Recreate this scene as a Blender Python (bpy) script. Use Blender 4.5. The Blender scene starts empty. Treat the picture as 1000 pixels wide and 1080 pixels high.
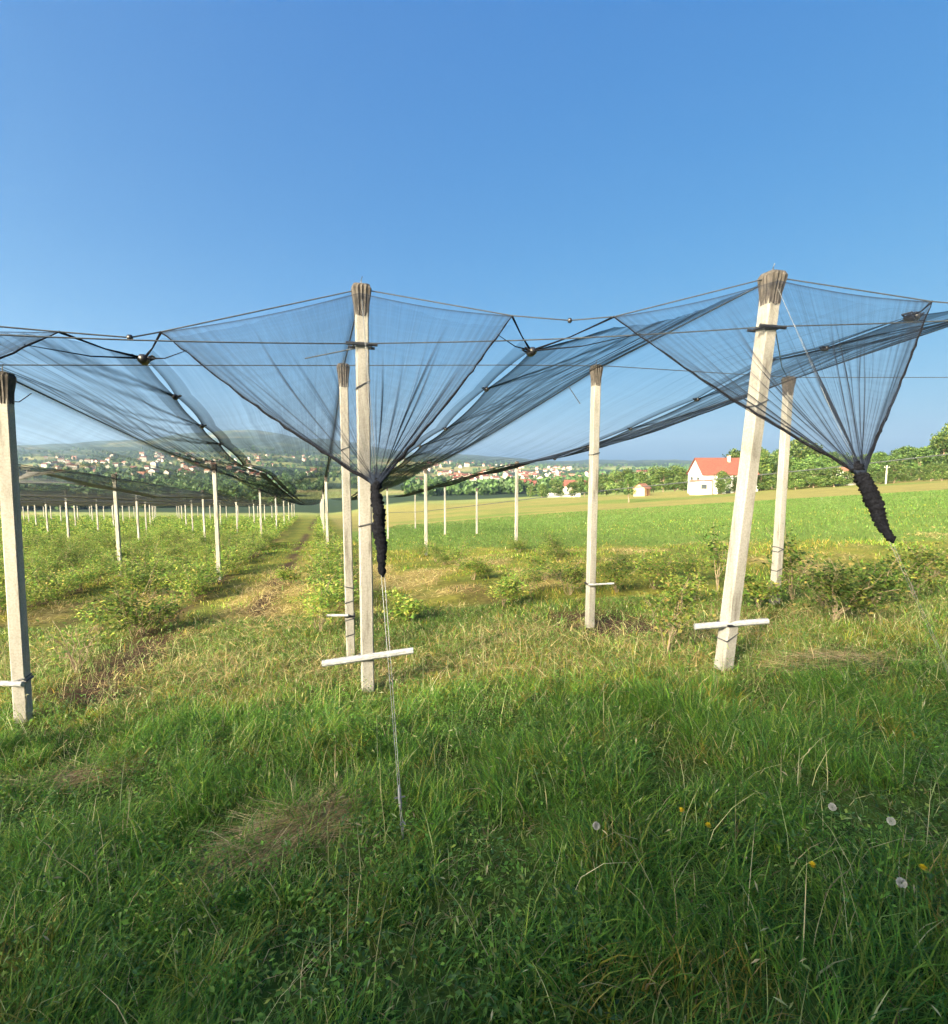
import bpy, math, random
import numpy as np
random.seed(7)
rng = np.random.default_rng(11)
S = bpy.context.scene
COL = S.collection
CZ = 1.78                                   # eye height
F, PITCH = 540.0, math.radians(5.2)         # measured for a 1000 px wide picture
PI = math.pi

# ------------------------------------------------------------------ survey helpers
def ray(u, v):
    cx, cy, cz = (u-500)/F, 1.0, -(v-540)/F
    y = cy*math.cos(PITCH)+cz*math.sin(PITCH); z = -cy*math.sin(PITCH)+cz*math.cos(PITCH)
    return np.array([cx/y, 1.0, z/y])
def at(u, v, y):
    return ray(u, v)*y+np.array([0, 0, CZ])

# ------------------------------------------------------------------ noise
_tab = rng.random((256, 256))
def vnoise(x, y):
    xi = np.floor(x).astype(int); yi = np.floor(y).astype(int)
    fx = x-xi; fy = y-yi
    fx = fx*fx*(3-2*fx); fy = fy*fy*(3-2*fy)
    g = lambda a, b: _tab[a & 255, b & 255]
    return (g(xi, yi)*(1-fx)+g(xi+1, yi)*fx)*(1-fy)+(g(xi, yi+1)*(1-fx)+g(xi+1, yi+1)*fx)*fy
def fbm(x, y, o=4):
    s = 0; a = .5; n = 0
    for k in range(o):
        s = s+a*vnoise(x*2**k+17.3*k, y*2**k+5.1*k); n += a; a *= .5
    return s/n
def sstep(a, b, x):
    t = np.clip((x-a)/(b-a), 0, 1); return t*t*(3-2*t)

# ------------------------------------------------------------------ terrain
UT = np.array([-500, 0, 70, 150, 210, 265, 330, 450, 600, 720, 850, 1000, 1500], float)
RT = np.array([220, 450, 900, 1500, 2400, 3800, 5200], float)
VT = np.array([
 [545, 546, 545, 544, 544, 544, 542, 528, 524, 518, 513, 508, 500],
 [532, 530, 528, 526, 524, 523, 522, 518, 515, 510, 505, 500, 492],
 [508, 505, 502, 500, 500, 500, 502, 503, 505, 502, 498, 494, 488],
 [492, 490, 488, 485, 485, 485, 487, 491, 496, 495, 491, 490, 486],
 [482, 478, 476, 474, 474, 474, 476, 484, 491, 490, 488, 486, 484],
 [476, 471, 468, 463, 457, 453, 462, 478, 486, 485, 484, 483, 480],
 [478, 474, 472, 470, 466, 464, 470, 482, 489, 488, 487, 486, 483]], float)
def near_z(x, y):
    ax = np.where(x > 0, .06*np.clip(x, 0, 150), .72*np.tanh(x/12))
    t = x+.3*y
    yy = np.clip(y, 0, 140)
    return ax-.082*y+1.5*(yy/100)**2*sstep(0, 30, t)
def gz(x, y, rough=True):
    x = np.asarray(x, float); y = np.asarray(y, float)
    r = np.hypot(x, y)
    z = near_z(x, y)
    yy = np.maximum(y, 1e-3)
    th = np.where(y > 0, np.arctan2(x, yy), np.sign(x)*1.4)
    u = np.clip(500+540*np.tan(np.clip(th, -1.1, 1.1)), -500, 1500)
    lr = np.log(np.clip(r, 220, 5200))
    fi = np.interp(u, UT, np.arange(len(UT)))
    i0 = np.clip(np.floor(fi).astype(int), 0, len(UT)-2); ft = fi-i0; ft = ft*ft*(3-2*ft)
    fj = np.interp(lr, np.log(RT), np.arange(len(RT)))
    j0 = np.clip(np.floor(fj).astype(int), 0, len(RT)-2); fr = fj-j0
    v = (VT[j0, i0]*(1-ft)+VT[j0, i0+1]*ft)*(1-fr)+(VT[j0+1, i0]*(1-ft)+VT[j0+1, i0+1]*ft)*fr
    slope = np.tan(PITCH*-1-np.arctan((v-540)/540))
    zf = CZ+slope*r*np.cos(np.clip(th, -1.1, 1.1))
    zf = zf+(fbm(x/170., y/170., 3)-.5)*np.clip((r-300)/1500., 0, 1)*26
    back = np.clip(-.082*np.clip(y, -60, 0), 0, 5)
    zf = np.where(y > 0, zf, back)
    w = sstep(118, 225, r)
    z = np.where(y > -60, z, 5+ax0(x))
    z = z*(1-w)+zf*w
    if rough:
        z = z+(fbm(x*1.3+9, y*1.3, 3)-.5)*.10*np.exp(-r/60)
    return z
def ax0(x):
    return np.where(x > 0, .06*np.clip(x, 0, 150), .72*np.tanh(x/12))
def g1(x, y): return float(gz(np.array([x]), np.array([y]))[0])
def ground(u, v):
    r = ray(u, v); lo, hi = .3, 110
    for _ in range(50):
        m = (lo+hi)/2
        if CZ+r[2]*m > float(near_z(np.array(r[0]*m), np.array(m))): lo = m
        else: hi = m
    return np.array([r[0]*lo, lo, g1(r[0]*lo, lo)])

# ------------------------------------------------------------------ mesh helpers
def np_mesh(name, V, F_, mats=(), smooth=False, col=None, cov=None, mi=None):
    me = bpy.data.meshes.new(name)
    V = np.ascontiguousarray(V, np.float32)
    me.vertices.add(len(V)); me.vertices.foreach_set('co', V.ravel())
    if isinstance(F_, np.ndarray):
        n, k = F_.shape
        me.loops.add(n*k); me.polygons.add(n)
        me.loops.foreach_set('vertex_index', np.ascontiguousarray(F_, np.int32).ravel())
        me.polygons.foreach_set('loop_start', np.arange(0, n*k, k, dtype=np.int32))
    else:
        n = len(F_); ls = np.array([len(f) for f in F_]); st = np.concatenate([[0], np.cumsum(ls)[:-1]])
        me.loops.add(int(ls.sum())); me.polygons.add(n)
        me.loops.foreach_set('vertex_index', np.array([i for f in F_ for i in f], np.int32))
        me.polygons.foreach_set('loop_start', st.astype(np.int32))
    if mi is not None: me.polygons.foreach_set('material_index', np.asarray(mi, np.int32))
    me.polygons.foreach_set('use_smooth', np.full(n, bool(smooth)))
    me.update(calc_edges=True)
    if col is not None:
        a = me.color_attributes.new('col', 'FLOAT_COLOR', 'POINT')
        c = np.ones((len(V), 4), np.float32); c[:, :3] = col; a.data.foreach_set('color', c.ravel())
    if cov is not None:
        a = me.attributes.new('cov', 'FLOAT', 'POINT'); a.data.foreach_set('value', np.ascontiguousarray(cov, np.float32))
    for m in mats: me.materials.append(m)
    return me

class MB:
    def __init__(s): s.V = []; s.F = []; s.M = []
    def add(s, V, F_, m=0):
        o = len(s.V); s.V += [tuple(map(float, v)) for v in V]; s.F += [[i+o for i in f] for f in F_]; s.M += [m]*len(F_)
    def box(s, c, d, rz=0, m=0, taper=1):
        cx, cy, cz = c; hx, hy, hz = d[0]/2, d[1]/2, d[2]/2
        ca, sa = math.cos(rz), math.sin(rz); V = []
        for z, k in ((-hz, 1), (hz, taper)):
            for x, y in ((-hx, -hy), (hx, -hy), (hx, hy), (-hx, hy)):
                V.append((cx+(x*ca-y*sa)*k, cy+(x*sa+y*ca)*k, cz+z))
        s.add(V, [[3, 2, 1, 0], [4, 5, 6, 7], [0, 1, 5, 4], [1, 2, 6, 5], [2, 3, 7, 6], [3, 0, 4, 7]], m)
    def tube(s, pts, rad, n=6, m=0, cap=True, prof=None, frame=None):
        pts = [np.array(p, float) for p in pts]; k = len(pts)
        if not hasattr(rad, '__len__'): rad = [rad]*k
        V = []; up = np.array([0, 0, 1.]) if frame is None else np.array(frame, float)
        for i, p in enumerate(pts):
            d = pts[min(i+1, k-1)]-pts[max(i-1, 0)]; d = d/(np.linalg.norm(d)+1e-9)
            u_ = up if abs(d@up) < .95 else np.array([1., 0, 0]) if frame is None else up
            a = np.cross(u_, d); a /= np.linalg.norm(a)+1e-9; b = np.cross(d, a)
            for j in range(n):
                ang = 2*PI*(j+.5)/n; q = rad[i]*(1 if prof is None else prof[j])
                V.append(p+(a*math.cos(ang)+b*math.sin(ang))*q)
        Fs = [[i*n+j, i*n+(j+1) % n, (i+1)*n+(j+1) % n, (i+1)*n+j] for i in range(k-1) for j in range(n)]
        if cap: Fs += [list(range(n))[::-1], [(k-1)*n+j for j in range(n)]]
        s.add(V, Fs, m)
    def build(s, name, mats, parent=None, smooth=False, loc=None):
        me = np_mesh(name, np.array(s.V), s.F, mats if isinstance(mats, (list, tuple)) else [mats], smooth, mi=s.M)
        return link(name, me, parent, loc)
def link(name, me, parent=None, loc=None):
    o = bpy.data.objects.new(name, me); COL.objects.link(o)
    if parent is not None: o.parent = parent
    if loc is not None: o.location = loc
    return o
def tag(o, label=None, cat=None, group=None, kind=None):
    if label: o['label'] = label
    if cat: o['category'] = cat
    if group: o['group'] = group
    if kind: o['kind'] = kind
    return o
def empty(name, loc, rz=0.):
    o = bpy.data.objects.new(name, None); COL.objects.link(o); o.empty_display_size = .2
    o.location = tuple(map(float, loc)); o.rotation_euler = (0, 0, rz); return o
def dup(root, loc, rz=0., sc=1.):
    r = root.copy(); COL.objects.link(r); r.location = tuple(map(float, loc)); r.rotation_euler = (0, 0, rz)
    r.scale = (sc, sc, sc) if not hasattr(sc, '__len__') else sc
    for ch in list(root.children):
        c = ch.copy(); COL.objects.link(c); c.parent = r
        for g in list(ch.children):
            d = g.copy(); COL.objects.link(d); d.parent = c
    return r

# ------------------------------------------------------------------ materials
def mat(name):
    m = bpy.data.materials.new(name); m.use_nodes = True; nt = m.node_tree; nt.nodes.clear()
    return m, nt, nt.nodes.new('ShaderNodeOutputMaterial')
def N(nt, t, **kw):
    n = nt.nodes.new(t)
    for k, v in kw.items():
        if k in n.inputs: n.inputs[k].default_value = v
        else: setattr(n, k, v)
    return n
def ramp(nt, stops):
    r = nt.nodes.new('ShaderNodeValToRGB'); e = r.color_ramp.elements
    while len(e) < len(stops): e.new(.5)
    for i, (p, c) in enumerate(stops): e[i].position = p; e[i].color = (*c, 1)
    return r
def plain(name, c, rough=.7, var=.25, scale=8., metal=0., bump=0.):
    m, nt, out = mat(name); b = N(nt, 'ShaderNodeBsdfPrincipled', Roughness=rough, Metallic=metal)
    tc = N(nt, 'ShaderNodeTexCoord'); no = N(nt, 'ShaderNodeTexNoise', Scale=scale, Detail=5.)
    nt.links.new(tc.outputs['Object'], no.inputs['Vector'])
    rp = ramp(nt, [(.3, tuple(x*(1-var) for x in c)), (.7, tuple(min(1, x*(1+var)) for x in c))])
    nt.links.new(no.outputs['Fac'], rp.inputs['Fac']); nt.links.new(rp.outputs['Color'], b.inputs['Base Color'])
    if bump:
        bp = N(nt, 'ShaderNodeBump', Strength=bump, Distance=.01); nt.links.new(no.outputs['Fac'], bp.inputs['Height'])
        nt.links.new(bp.outputs['Normal'], b.inputs['Normal'])
    nt.links.new(b.outputs[0], out.inputs['Surface']); return m

def concrete_mat():
    m, nt, out = mat('cream concrete'); b = N(nt, 'ShaderNodeBsdfPrincipled', Roughness=.85); L = nt.links.new
    tc = N(nt, 'ShaderNodeTexCoord'); oi = N(nt, 'ShaderNodeObjectInfo')
    ad = N(nt, 'ShaderNodeVectorMath', operation='ADD'); sc = N(nt, 'ShaderNodeVectorMath', operation='SCALE'); sc.inputs['Scale'].default_value = 1
    mp = N(nt, 'ShaderNodeMapping'); mp.inputs['Scale'].default_value = (14, 14, 1.6)
    L(tc.outputs['Object'], ad.inputs[0]); L(oi.outputs['Random'], ad.inputs[1]); L(ad.outputs[0], mp.inputs['Vector'])
    n1 = N(nt, 'ShaderNodeTexNoise', Scale=1., Detail=6., Roughness=.65); L(mp.outputs[0], n1.inputs['Vector'])
    n2 = N(nt, 'ShaderNodeTexNoise', Scale=60., Detail=3.); L(ad.outputs[0], n2.inputs['Vector'])
    r1 = ramp(nt, [(.30, (.12, .11, .09)), (.44, (.255, .245, .225)), (.7, (.32, .31, .29))]); L(n1.outputs['Fac'], r1.inputs['Fac'])
    r2 = ramp(nt, [(.3, (.72, .70, .66)), (.6, (1, 1, 1))]); L(n2.outputs['Fac'], r2.inputs['Fac'])
    mx = N(nt, 'ShaderNodeMix', data_type='RGBA', blend_type='MULTIPLY'); mx.inputs['Factor'].default_value = .8
    L(r1.outputs[0], mx.inputs['A']); L(r2.outputs[0], mx.inputs['B']); L(mx.outputs['Result'], b.inputs['Base Color'])
    bp = N(nt, 'ShaderNodeBump', Strength=.35, Distance=.004); L(n2.outputs['Fac'], bp.inputs['Height']); L(bp.outputs[0], b.inputs['Normal'])
    L(b.outputs[0], out.inputs['Surface']); return m

def leaf_mat(name, trans=.35, var=.25, rough=.55, spec=.3):
    m, nt, out = mat(name); L = nt.links.new
    at_ = N(nt, 'ShaderNodeAttribute', attribute_name='col'); oi = N(nt, 'ShaderNodeObjectInfo')
    hs = N(nt, 'ShaderNodeHueSaturation')
    mr = N(nt, 'ShaderNodeMapRange'); mr.inputs['To Min'].default_value = 1-var; mr.inputs['To Max'].default_value = 1+var
    L(oi.outputs['Random'], mr.inputs['Value']); L(mr.outputs[0], hs.inputs['Value']); L(at_.outputs['Color'], hs.inputs['Color'])
    b = N(nt, 'ShaderNodeBsdfPrincipled', Roughness=rough); b.inputs['Specular IOR Level'].default_value = spec
    t = N(nt, 'ShaderNodeBsdfTranslucent'); mx = N(nt, 'ShaderNodeMixShader'); mx.inputs[0].default_value = trans
    L(hs.outputs[0], b.inputs['Base Color']); L(hs.outputs[0], t.inputs['Color'])
    L(b.outputs[0], mx.inputs[1]); L(t.outputs[0], mx.inputs[2]); L(mx.outputs[0], out.inputs['Surface']); return m

def net_mat():
    # woven mesh: thread coverage c seen face on; a slanted sheet covers more, 1-(1-c)^(1/cos)
    m, nt, out = mat('black hail net weave'); L = nt.links.new
    at_ = N(nt, 'ShaderNodeAttribute', attribute_name='cov')
    ge = N(nt, 'ShaderNodeNewGeometry'); dt = N(nt, 'ShaderNodeVectorMath', operation='DOT_PRODUCT')
    L(ge.outputs['Incoming'], dt.inputs[0]); L(ge.outputs['Normal'], dt.inputs[1])
    M = lambda op, a, b=None: _math(nt, op, a, b)
    cs = M('MAXIMUM', M('ABSOLUTE', dt.outputs['Value']), .06)
    k = M('DIVIDE', 1.0, cs)
    al = M('SUBTRACT', 1.0, M('POWER', M('SUBTRACT', 1.0, M('MINIMUM', at_.outputs['Fac'], .985)), k))
    b = N(nt, 'ShaderNodeBsdfPrincipled', Roughness=.9); b.inputs['Specular IOR Level'].default_value = .05; b.inputs['Base Color'].default_value = (.012, .016, .026, 1)
    t = N(nt, 'ShaderNodeBsdfTransparent'); mx = N(nt, 'ShaderNodeMixShader')
    L(al, mx.inputs[0]); L(t.outputs[0], mx.inputs[1]); L(b.outputs[0], mx.inputs[2]); L(mx.outputs[0], out.inputs['Surface']); return m
def _math(nt, op, a, b=None):
    n = nt.nodes.new('ShaderNodeMath'); n.operation = op
    for i, x in enumerate((a, b)):
        if x is None: continue
        if hasattr(x, 'is_linked'): nt.links.new(x, n.inputs[i])
        else: n.inputs[i].default_value = x
    return n.outputs[0]

def ground_mat():
    m, nt, out = mat('soil turf and fields'); L = nt.links.new
    at_ = N(nt, 'ShaderNodeAttribute', attribute_name='col'); ge = N(nt, 'ShaderNodeNewGeometry')
    n1 = N(nt, 'ShaderNodeTexNoise', Scale=9., Detail=8., Roughness=.7); L(ge.outputs['Position'], n1.inputs['Vector'])
    n2 = N(nt, 'ShaderNodeTexNoise', Scale=.35, Detail=6., Roughness=.65); L(ge.outputs['Position'], n2.inputs['Vector'])
    r1 = ramp(nt, [(.28, (.32, .30, .28)), (.5, (.85, .82, .8)), (.75, (1.5, 1.45, 1.3))]); L(n1.outputs['Fac'], r1.inputs['Fac'])
    r2 = ramp(nt, [(.3, (.78, .82, .8)), (.7, (1.2, 1.15, 1.1))]); L(n2.outputs['Fac'], r2.inputs['Fac'])
    a = N(nt, 'ShaderNodeMix', data_type='RGBA', blend_type='MULTIPLY'); a.inputs['Factor'].default_value = 1
    c = N(nt, 'ShaderNodeMix', data_type='RGBA', blend_type='MULTIPLY'); c.inputs['Factor'].default_value = 1
    L(at_.outputs['Color'], a.inputs['A']); L(r1.outputs[0], a.inputs['B']); L(a.outputs['Result'], c.inputs['A']); L(r2.outputs[0], c.inputs['B'])
    b = N(nt, 'ShaderNodeBsdfPrincipled', Roughness=.95); b.inputs['Specular IOR Level'].default_value = .1
    L(c.outputs['Result'], b.inputs['Base Color'])
    bp = N(nt, 'ShaderNodeBump', Strength=.6, Distance=.05); L(n1.outputs['Fac'], bp.inputs['Height']); L(bp.outputs[0], b.inputs['Normal'])
    L(b.outputs[0], out.inputs['Surface']); return m

M_CONC = concrete_mat()
M_CAP = plain('weathered cap', (.040, .034, .030), .8, .55, 30, bump=.4)
M_BAR = plain('grey wood bar', (.25, .26, .275), .85, .3, 25, bump=.4)
M_WIRE = plain('dark cable', (.05, .055, .06), .5, .2, 20, .3)
M_STEEL = plain('galvanised wire', (.20, .21, .22), .5, .2, 30, .3)
M_NET = net_mat()
M_NET2 = net_mat(); M_NET2.name = 'sunlit grey hail net weave'
for n_ in M_NET2.node_tree.nodes:
    if n_.type == 'BSDF_PRINCIPLED': n_.inputs['Base Color'].default_value = (.15, .145, .13, 1)  # paler base colour stands in for sunlight scattered by the far-left nets
M_ROLL = plain('bunched black net', (.006, .0065, .009), 1., .6, 60, bump=1.)
M_ROLL.node_tree.nodes['Principled BSDF'].inputs['Specular IOR Level'].default_value = .08
M_CLIP = plain('black plastic clip', (.012, .012, .016), .4, .3, 20)
M_LEAF = leaf_mat('bush leaf', .35, .42)
M_TREE = leaf_mat('tree leaf', .25, .3)
M_GRASS = leaf_mat('grass blade', .50, .0, .5, .35)
M_STRAW = leaf_mat('dry straw', .2, .1, .7, .2)
M_BARK = plain('bark', (.16, .115, .08), .9, .4, 20, bump=.5)
M_TWIG = plain('pale twig', (.22, .17, .11), .85, .3, 20)
M_GROUND = ground_mat()
M_WHITE = plain('white render', (.42, .42, .41), .8, .05, 2)
M_CREAM = plain('cream render', (.38, .34, .28), .8, .08, 2)
M_PINK = plain('bare block wall', (.45, .30, .24), .85, .1, 2)
M_ROOF = plain('orange roof tiles', (.11, .032, .021), .8, .3, 3)
M_ROOF2 = plain('brown roof tiles', (.20, .085, .055), .8, .3, 3)
M_GLASS = plain('dark window glass', (.04, .05, .06), .15, .2, 1)
M_WOOD = plain('tan boards', (.42, .27, .13), .8, .25, 6)
M_YELLOW = plain('yellow petals', (.75, .55, .02), .6, .1, 30)
M_STEM = plain('green stalk', (.10, .17, .04), .7, .2, 20)
M_PUFF = plain('white seed puff', (.42, .42, .39), .9, .1, 60)

# ------------------------------------------------------------------ row layout
# each row: a point on the ridge (x, y, z) at its second post, direction dx/dy, end distance
ROWS = {'A': (-4.24, 4.65, 2.62, -.325, 105.), 'B': (-1.56, 6.24, 2.95, -.305, 105.),
        'C': (1.65, 7.08, 3.09, -.276, 50.), 'D': (4.77, 7.90, 3.08, -.257, 50.)}
for k in range(1, 15):
    ROWS['L%d' % k] = (-4.24-3.45*k, 4.65-.9*k, 2.60-.12*min(k, 4), -.322, 105.)
def row_x(r, y): x0, y0, z0, d, e = ROWS[r]; return x0+d*(y-y0)
def ridge(r, y):
    x0, y0, z0, d, e = ROWS[r]; x = x0+d*(y-y0)
    h = z0-float(near_z(np.array(x0), np.array(y0)))
    hh = h+(3.42-h)*min(1, max(0, (y-y0)/14))
    return np.array([x, y, float(near_z(np.array(x), np.array(y)))+hh])
E1b = ground(388, 727); E1t = at(381, 305, 4.76)
E2b = ground(763, 705); E2t = at(815, 292, 4.66)
EAt = at(-209, 326, 3.2); EAb = np.array([EAt[0]-.12, 3.5, g1(EAt[0]-.12, 3.5)])
EDt = at(1235, 262, 4.6); EDb = np.array([EDt[0]-.12, 4.95, g1(EDt[0]-.12, 4.95)])
AN1 = ground(425, 884)
AN2 = ground(1062, 844)
ENDT = {'A': EAt, 'B': E1t, 'C': E2t, 'D': EDt}

# ------------------------------------------------------------------ zone colours of the ground
def tco(x, y): return x+.3*y
def field_w(x, y):      # the mown crop field on the right
    b = 20.5-.55*(x-1.5)
    return sstep(0, 1.2, y-b+(fbm(x*.5, y*.5, 3)-.5)*3)*sstep(1.6, 2.6, tco(x, y)-.0*y)
def path_w(x, y):
    t = tco(x, y); n = fbm(x*.9+3, y*.35+1, 3)
    p = np.exp(-((t+1.3)/.30)**2)*sstep(.42, .62, n+.08)*sstep(5.2, 7, y)
    q = np.exp(-((t+2.6)/.60)**2)*sstep(4.6, 5.2, y)*(1-sstep(7.6, 9.4, y))*sstep(.22, .42, fbm(x*1.2+7, y*1.2, 3))
    s = np.exp(-((t-4.05)/.80)**4)*sstep(6.2, 6.6, y)*(1-sstep(7.6, 8.6, y))*sstep(.05, .30, fbm(x*1.4+2, y*1.4+40, 3))
    s2 = np.exp(-((t-3.2)/.5)**2)*sstep(8.5, 9.5, y)*(1-sstep(11, 13, y))*.6
    ph = ((x+.32*y+2.75)/3.74+.5) % 1-.5; lf = (x+.32*y < -1.9)*(y > 4.3)
    u1 = np.exp(-(ph/.10)**2)*sstep(.38, .56, fbm(x*.8+60, y*.4, 3))*lf*(1-sstep(35, 70, y))*.9
    s = np.maximum(s, u1); u2 = np.exp(-((np.abs(ph)-.5)/.09)**2)*sstep(.45, .6, fbm(x*.6+33, y*.3+9, 3))*lf*.7; s = np.maximum(s, u2)
    k = np.exp(-((t+.3*0-6.2)/.8)**2)*sstep(6.5, 7, y)*(1-sstep(8, 9, y))*.5
    return np.clip(np.maximum.reduce([p, q, s, s2, k]), 0, 1)*(y < 110)
def straw_w(x, y):
    t = tco(x, y)
    a = .75*sstep(.52, .66, fbm(x*.55+31, y*.55+7, 3))*sstep(4.4, 5.6, y)*(1-sstep(16, 24, y))*sstep(-2.4, -1.6, t)
    b = np.exp(-(((x+1.9)/.75)**2+((y-5.6)/1.0)**2))*.95
    c = np.exp(-(((x-.45)/.75)**2+((y-6.9)/.75)**2))
    d = np.exp(-(((x-3.3)/.9)**2+((y-6.5)/.6)**2))
    e = sstep(.40, .56, fbm(x*.8+11, y*.45+17, 3))*np.exp(-((t+1.1)/.75)**2)*sstep(5, 6, y)*(1-sstep(14, 40, y))*.75
    ph = ((x+.32*y+2.75)/3.74+.5) % 1-.5; f = sstep(.46, .6, fbm(x*.7+81, y*.4+2, 3))*np.exp(-((np.abs(ph)-.25)/.14)**2)*(x+.32*y < -2)*(y > 5)*(1-sstep(30, 60, y))*.8
    return np.clip(np.maximum.reduce([a, b, c, d, e, f]), 0, 1)
GRN = np.array([.075, .125, .025]); STR = np.array([.40, .31, .13]); SOI = np.array([.060, .038, .026])
FLD = np.array([.105, .165, .034]); MEA = np.array([.20, .19, .065]); YGR = np.array([.17, .175, .035])
def mixc(a, b, w): return a*(1-w[..., None])+b*w[..., None]
def ground_col(x, y):
    r = np.hypot(x, y); n = fbm(x*.8, y*.8, 4)
    c = mixc(np.broadcast_to(GRN, x.shape+(3,)).copy(), YGR, (.45+.55*sstep(.35, .65, n))*sstep(4.0, 5.5, y))
    c = mixc(c, STR*.8, straw_w(x, y)*.8); c = mixc(c, SOI, path_w(x, y))
    fw = field_w(x, y); fcol = mixc(np.broadcast_to(FLD, c.shape), np.array([.12, .18, .04]), fbm(x*.2, y*.2, 3))
    far = sstep(46, 54, y+(fbm(x*.06, y*.2, 3)-.5)*22)
    fcol = mixc(fcol, MEA, far*sstep(.35, .55, fbm(x*.03+4, y*.09, 3)+.1)); c = mixc(c, fcol, fw)
    # valley and hills: woods and open fields in patches
    p = fbm(x/230.+3, y/150.+8, 4); q = fbm(x/90.+13, y/60.+2, 3)
    wood = np.array([.022, .042, .022]); open_ = np.array([.19, .23, .08]); tan = np.array([.30, .26, .13])
    v = mixc(np.broadcast_to(wood, c.shape), open_, sstep(.52, .56, p)); v = mixc(v, tan, sstep(.60, .63, p)*sstep(.4, .6, q))
    hill = sstep(1700, 2500, r); v = mixc(v, wood, hill*(.55+.45*sstep(.30, .38, 1-p)))
    return mixc(c, v, sstep(120, 200, r))

# ------------------------------------------------------------------ ground sheet
def build_ground():
    az = np.concatenate([np.linspace(-1.05, 1.05, 560), np.linspace(1.05, 2*PI-1.05, 61)[1:-1]])
    rr = [.25]
    while rr[-1] < 6100: rr.append(rr[-1]*(1.018 if rr[-1] < 60 else 1.03 if rr[-1] < 400 else 1.035)+.01)
    rr = np.array(rr); A, R = np.meshgrid(az, rr)
    x = (R*np.sin(A)); y = (R*np.cos(A)); z = gz(x.ravel(), y.ravel()).reshape(x.shape)
    na, nr = len(az), len(rr)
    V = np.stack([x, y, z], -1).reshape(-1, 3)
    i, j = np.meshgrid(np.arange(nr-1), np.arange(na), indexing='ij'); j2 = (j+1) % na
    Fq = np.stack([i*na+j, (i+1)*na+j, (i+1)*na+j2, i*na+j2], -1).reshape(-1, 4)
    V = np.vstack([V, [[0, 0, gz(np.array([0.]), np.array([0.]))[0]]]]); c0 = len(V)-1
    col = ground_col(V[:, 0], V[:, 1])
    faces = Fq[:, ::-1]
    me = np_mesh('ground', V, faces, [M_GROUND], True, col=col)
    tag(link('ground', me), kind='structure')
    # small disc closing the hub under the viewer
    k = na; F3 = np.stack([np.full(k, k), np.arange(k), (np.arange(k)+1) % k], -1)
    me2 = np_mesh('ground_hub', np.vstack([V[:na], V[c0:]]), F3[:, ::-1], [M_GROUND], True, col=np.vstack([col[:na], col[c0:]]))
    tag(link('ground', me2), kind='structure')
build_ground()

# ------------------------------------------------------------------ grass
def blades(x, y, h, w, az, lean, col, seg=3, z=None, curl=1., flat=1.):
    n = len(x); z = gz(x, y) if z is None else z
    ss = np.linspace(0, 1, seg+1); dx, dy = np.cos(az), np.sin(az)
    px, py = -dy, dx; tw = rng.uniform(-1, 1, n)*1.2
    qx = np.cos(az+PI/2+tw); qy = np.sin(az+PI/2+tw)
    V = np.empty((n, seg+1, 2, 3), np.float32); C = np.empty((n, seg+1, 2, 3), np.float32)
    for k, s in enumerate(ss):
        off = lean*h*s**(1.7*curl); up = h*s*np.sqrt(np.maximum(.05, 1-(lean*s)**2*.6))*flat
        ww = w*(1-s**1.6)*.5+w*.03
        cx, cy, cz = x+dx*off, y+dy*off, z-.02+up
        for q, sg in enumerate((-1, 1)):
            V[:, k, q, 0] = cx+sg*qx*ww; V[:, k, q, 1] = cy+sg*qy*ww; V[:, k, q, 2] = cz
        C[:, k, :, :] = col[:, None, :]
    base = (np.arange(n)*(seg+1)*2)[:, None]
    Fq = []
    for k in range(seg): Fq.append(np.stack([base[:, 0]+2*k, base[:, 0]+2*k+1, base[:, 0]+2*k+3, base[:, 0]+2*k+2], -1))
    return V.reshape(-1, 3), np.stack(Fq, 1).reshape(-1, 4), C.reshape(-1, 3)
def join(parts):
    V = []; Fq = []; C = []; o = 0
    for v, f, c in parts: V.append(v); Fq.append(f+o); C.append(c); o += len(v)
    return np.vstack(V), np.vstack(Fq), np.vstack(C)
def wedge(n, y0, y1, k=.98, m=.7, pw=1.):
    """points in the strip the viewer looks over, uniform per area (pw 1) or thinning with distance"""
    y = (rng.random(n)**pw*(y1**(2/pw if 0 else 2)-y0**2)+y0**2)**.5
    x = rng.uniform(-1, 1, n)*(k*y+m); return x, y
def palette(n, opts, wts):
    o = np.array(opts); i = rng.choice(len(o), n, p=np.array(wts)/sum(wts)); return o[i]*rng.uniform(.6, 1.45, (n, 1))*rng.uniform(.9, 1.1, (n, 3))
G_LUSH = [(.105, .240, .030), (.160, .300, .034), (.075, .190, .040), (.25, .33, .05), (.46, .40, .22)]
G_SUN = [(.14, .20, .024), (.24, .24, .030), (.31, .25, .05), (.09, .17, .022), (.40, .31, .12)]

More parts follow.
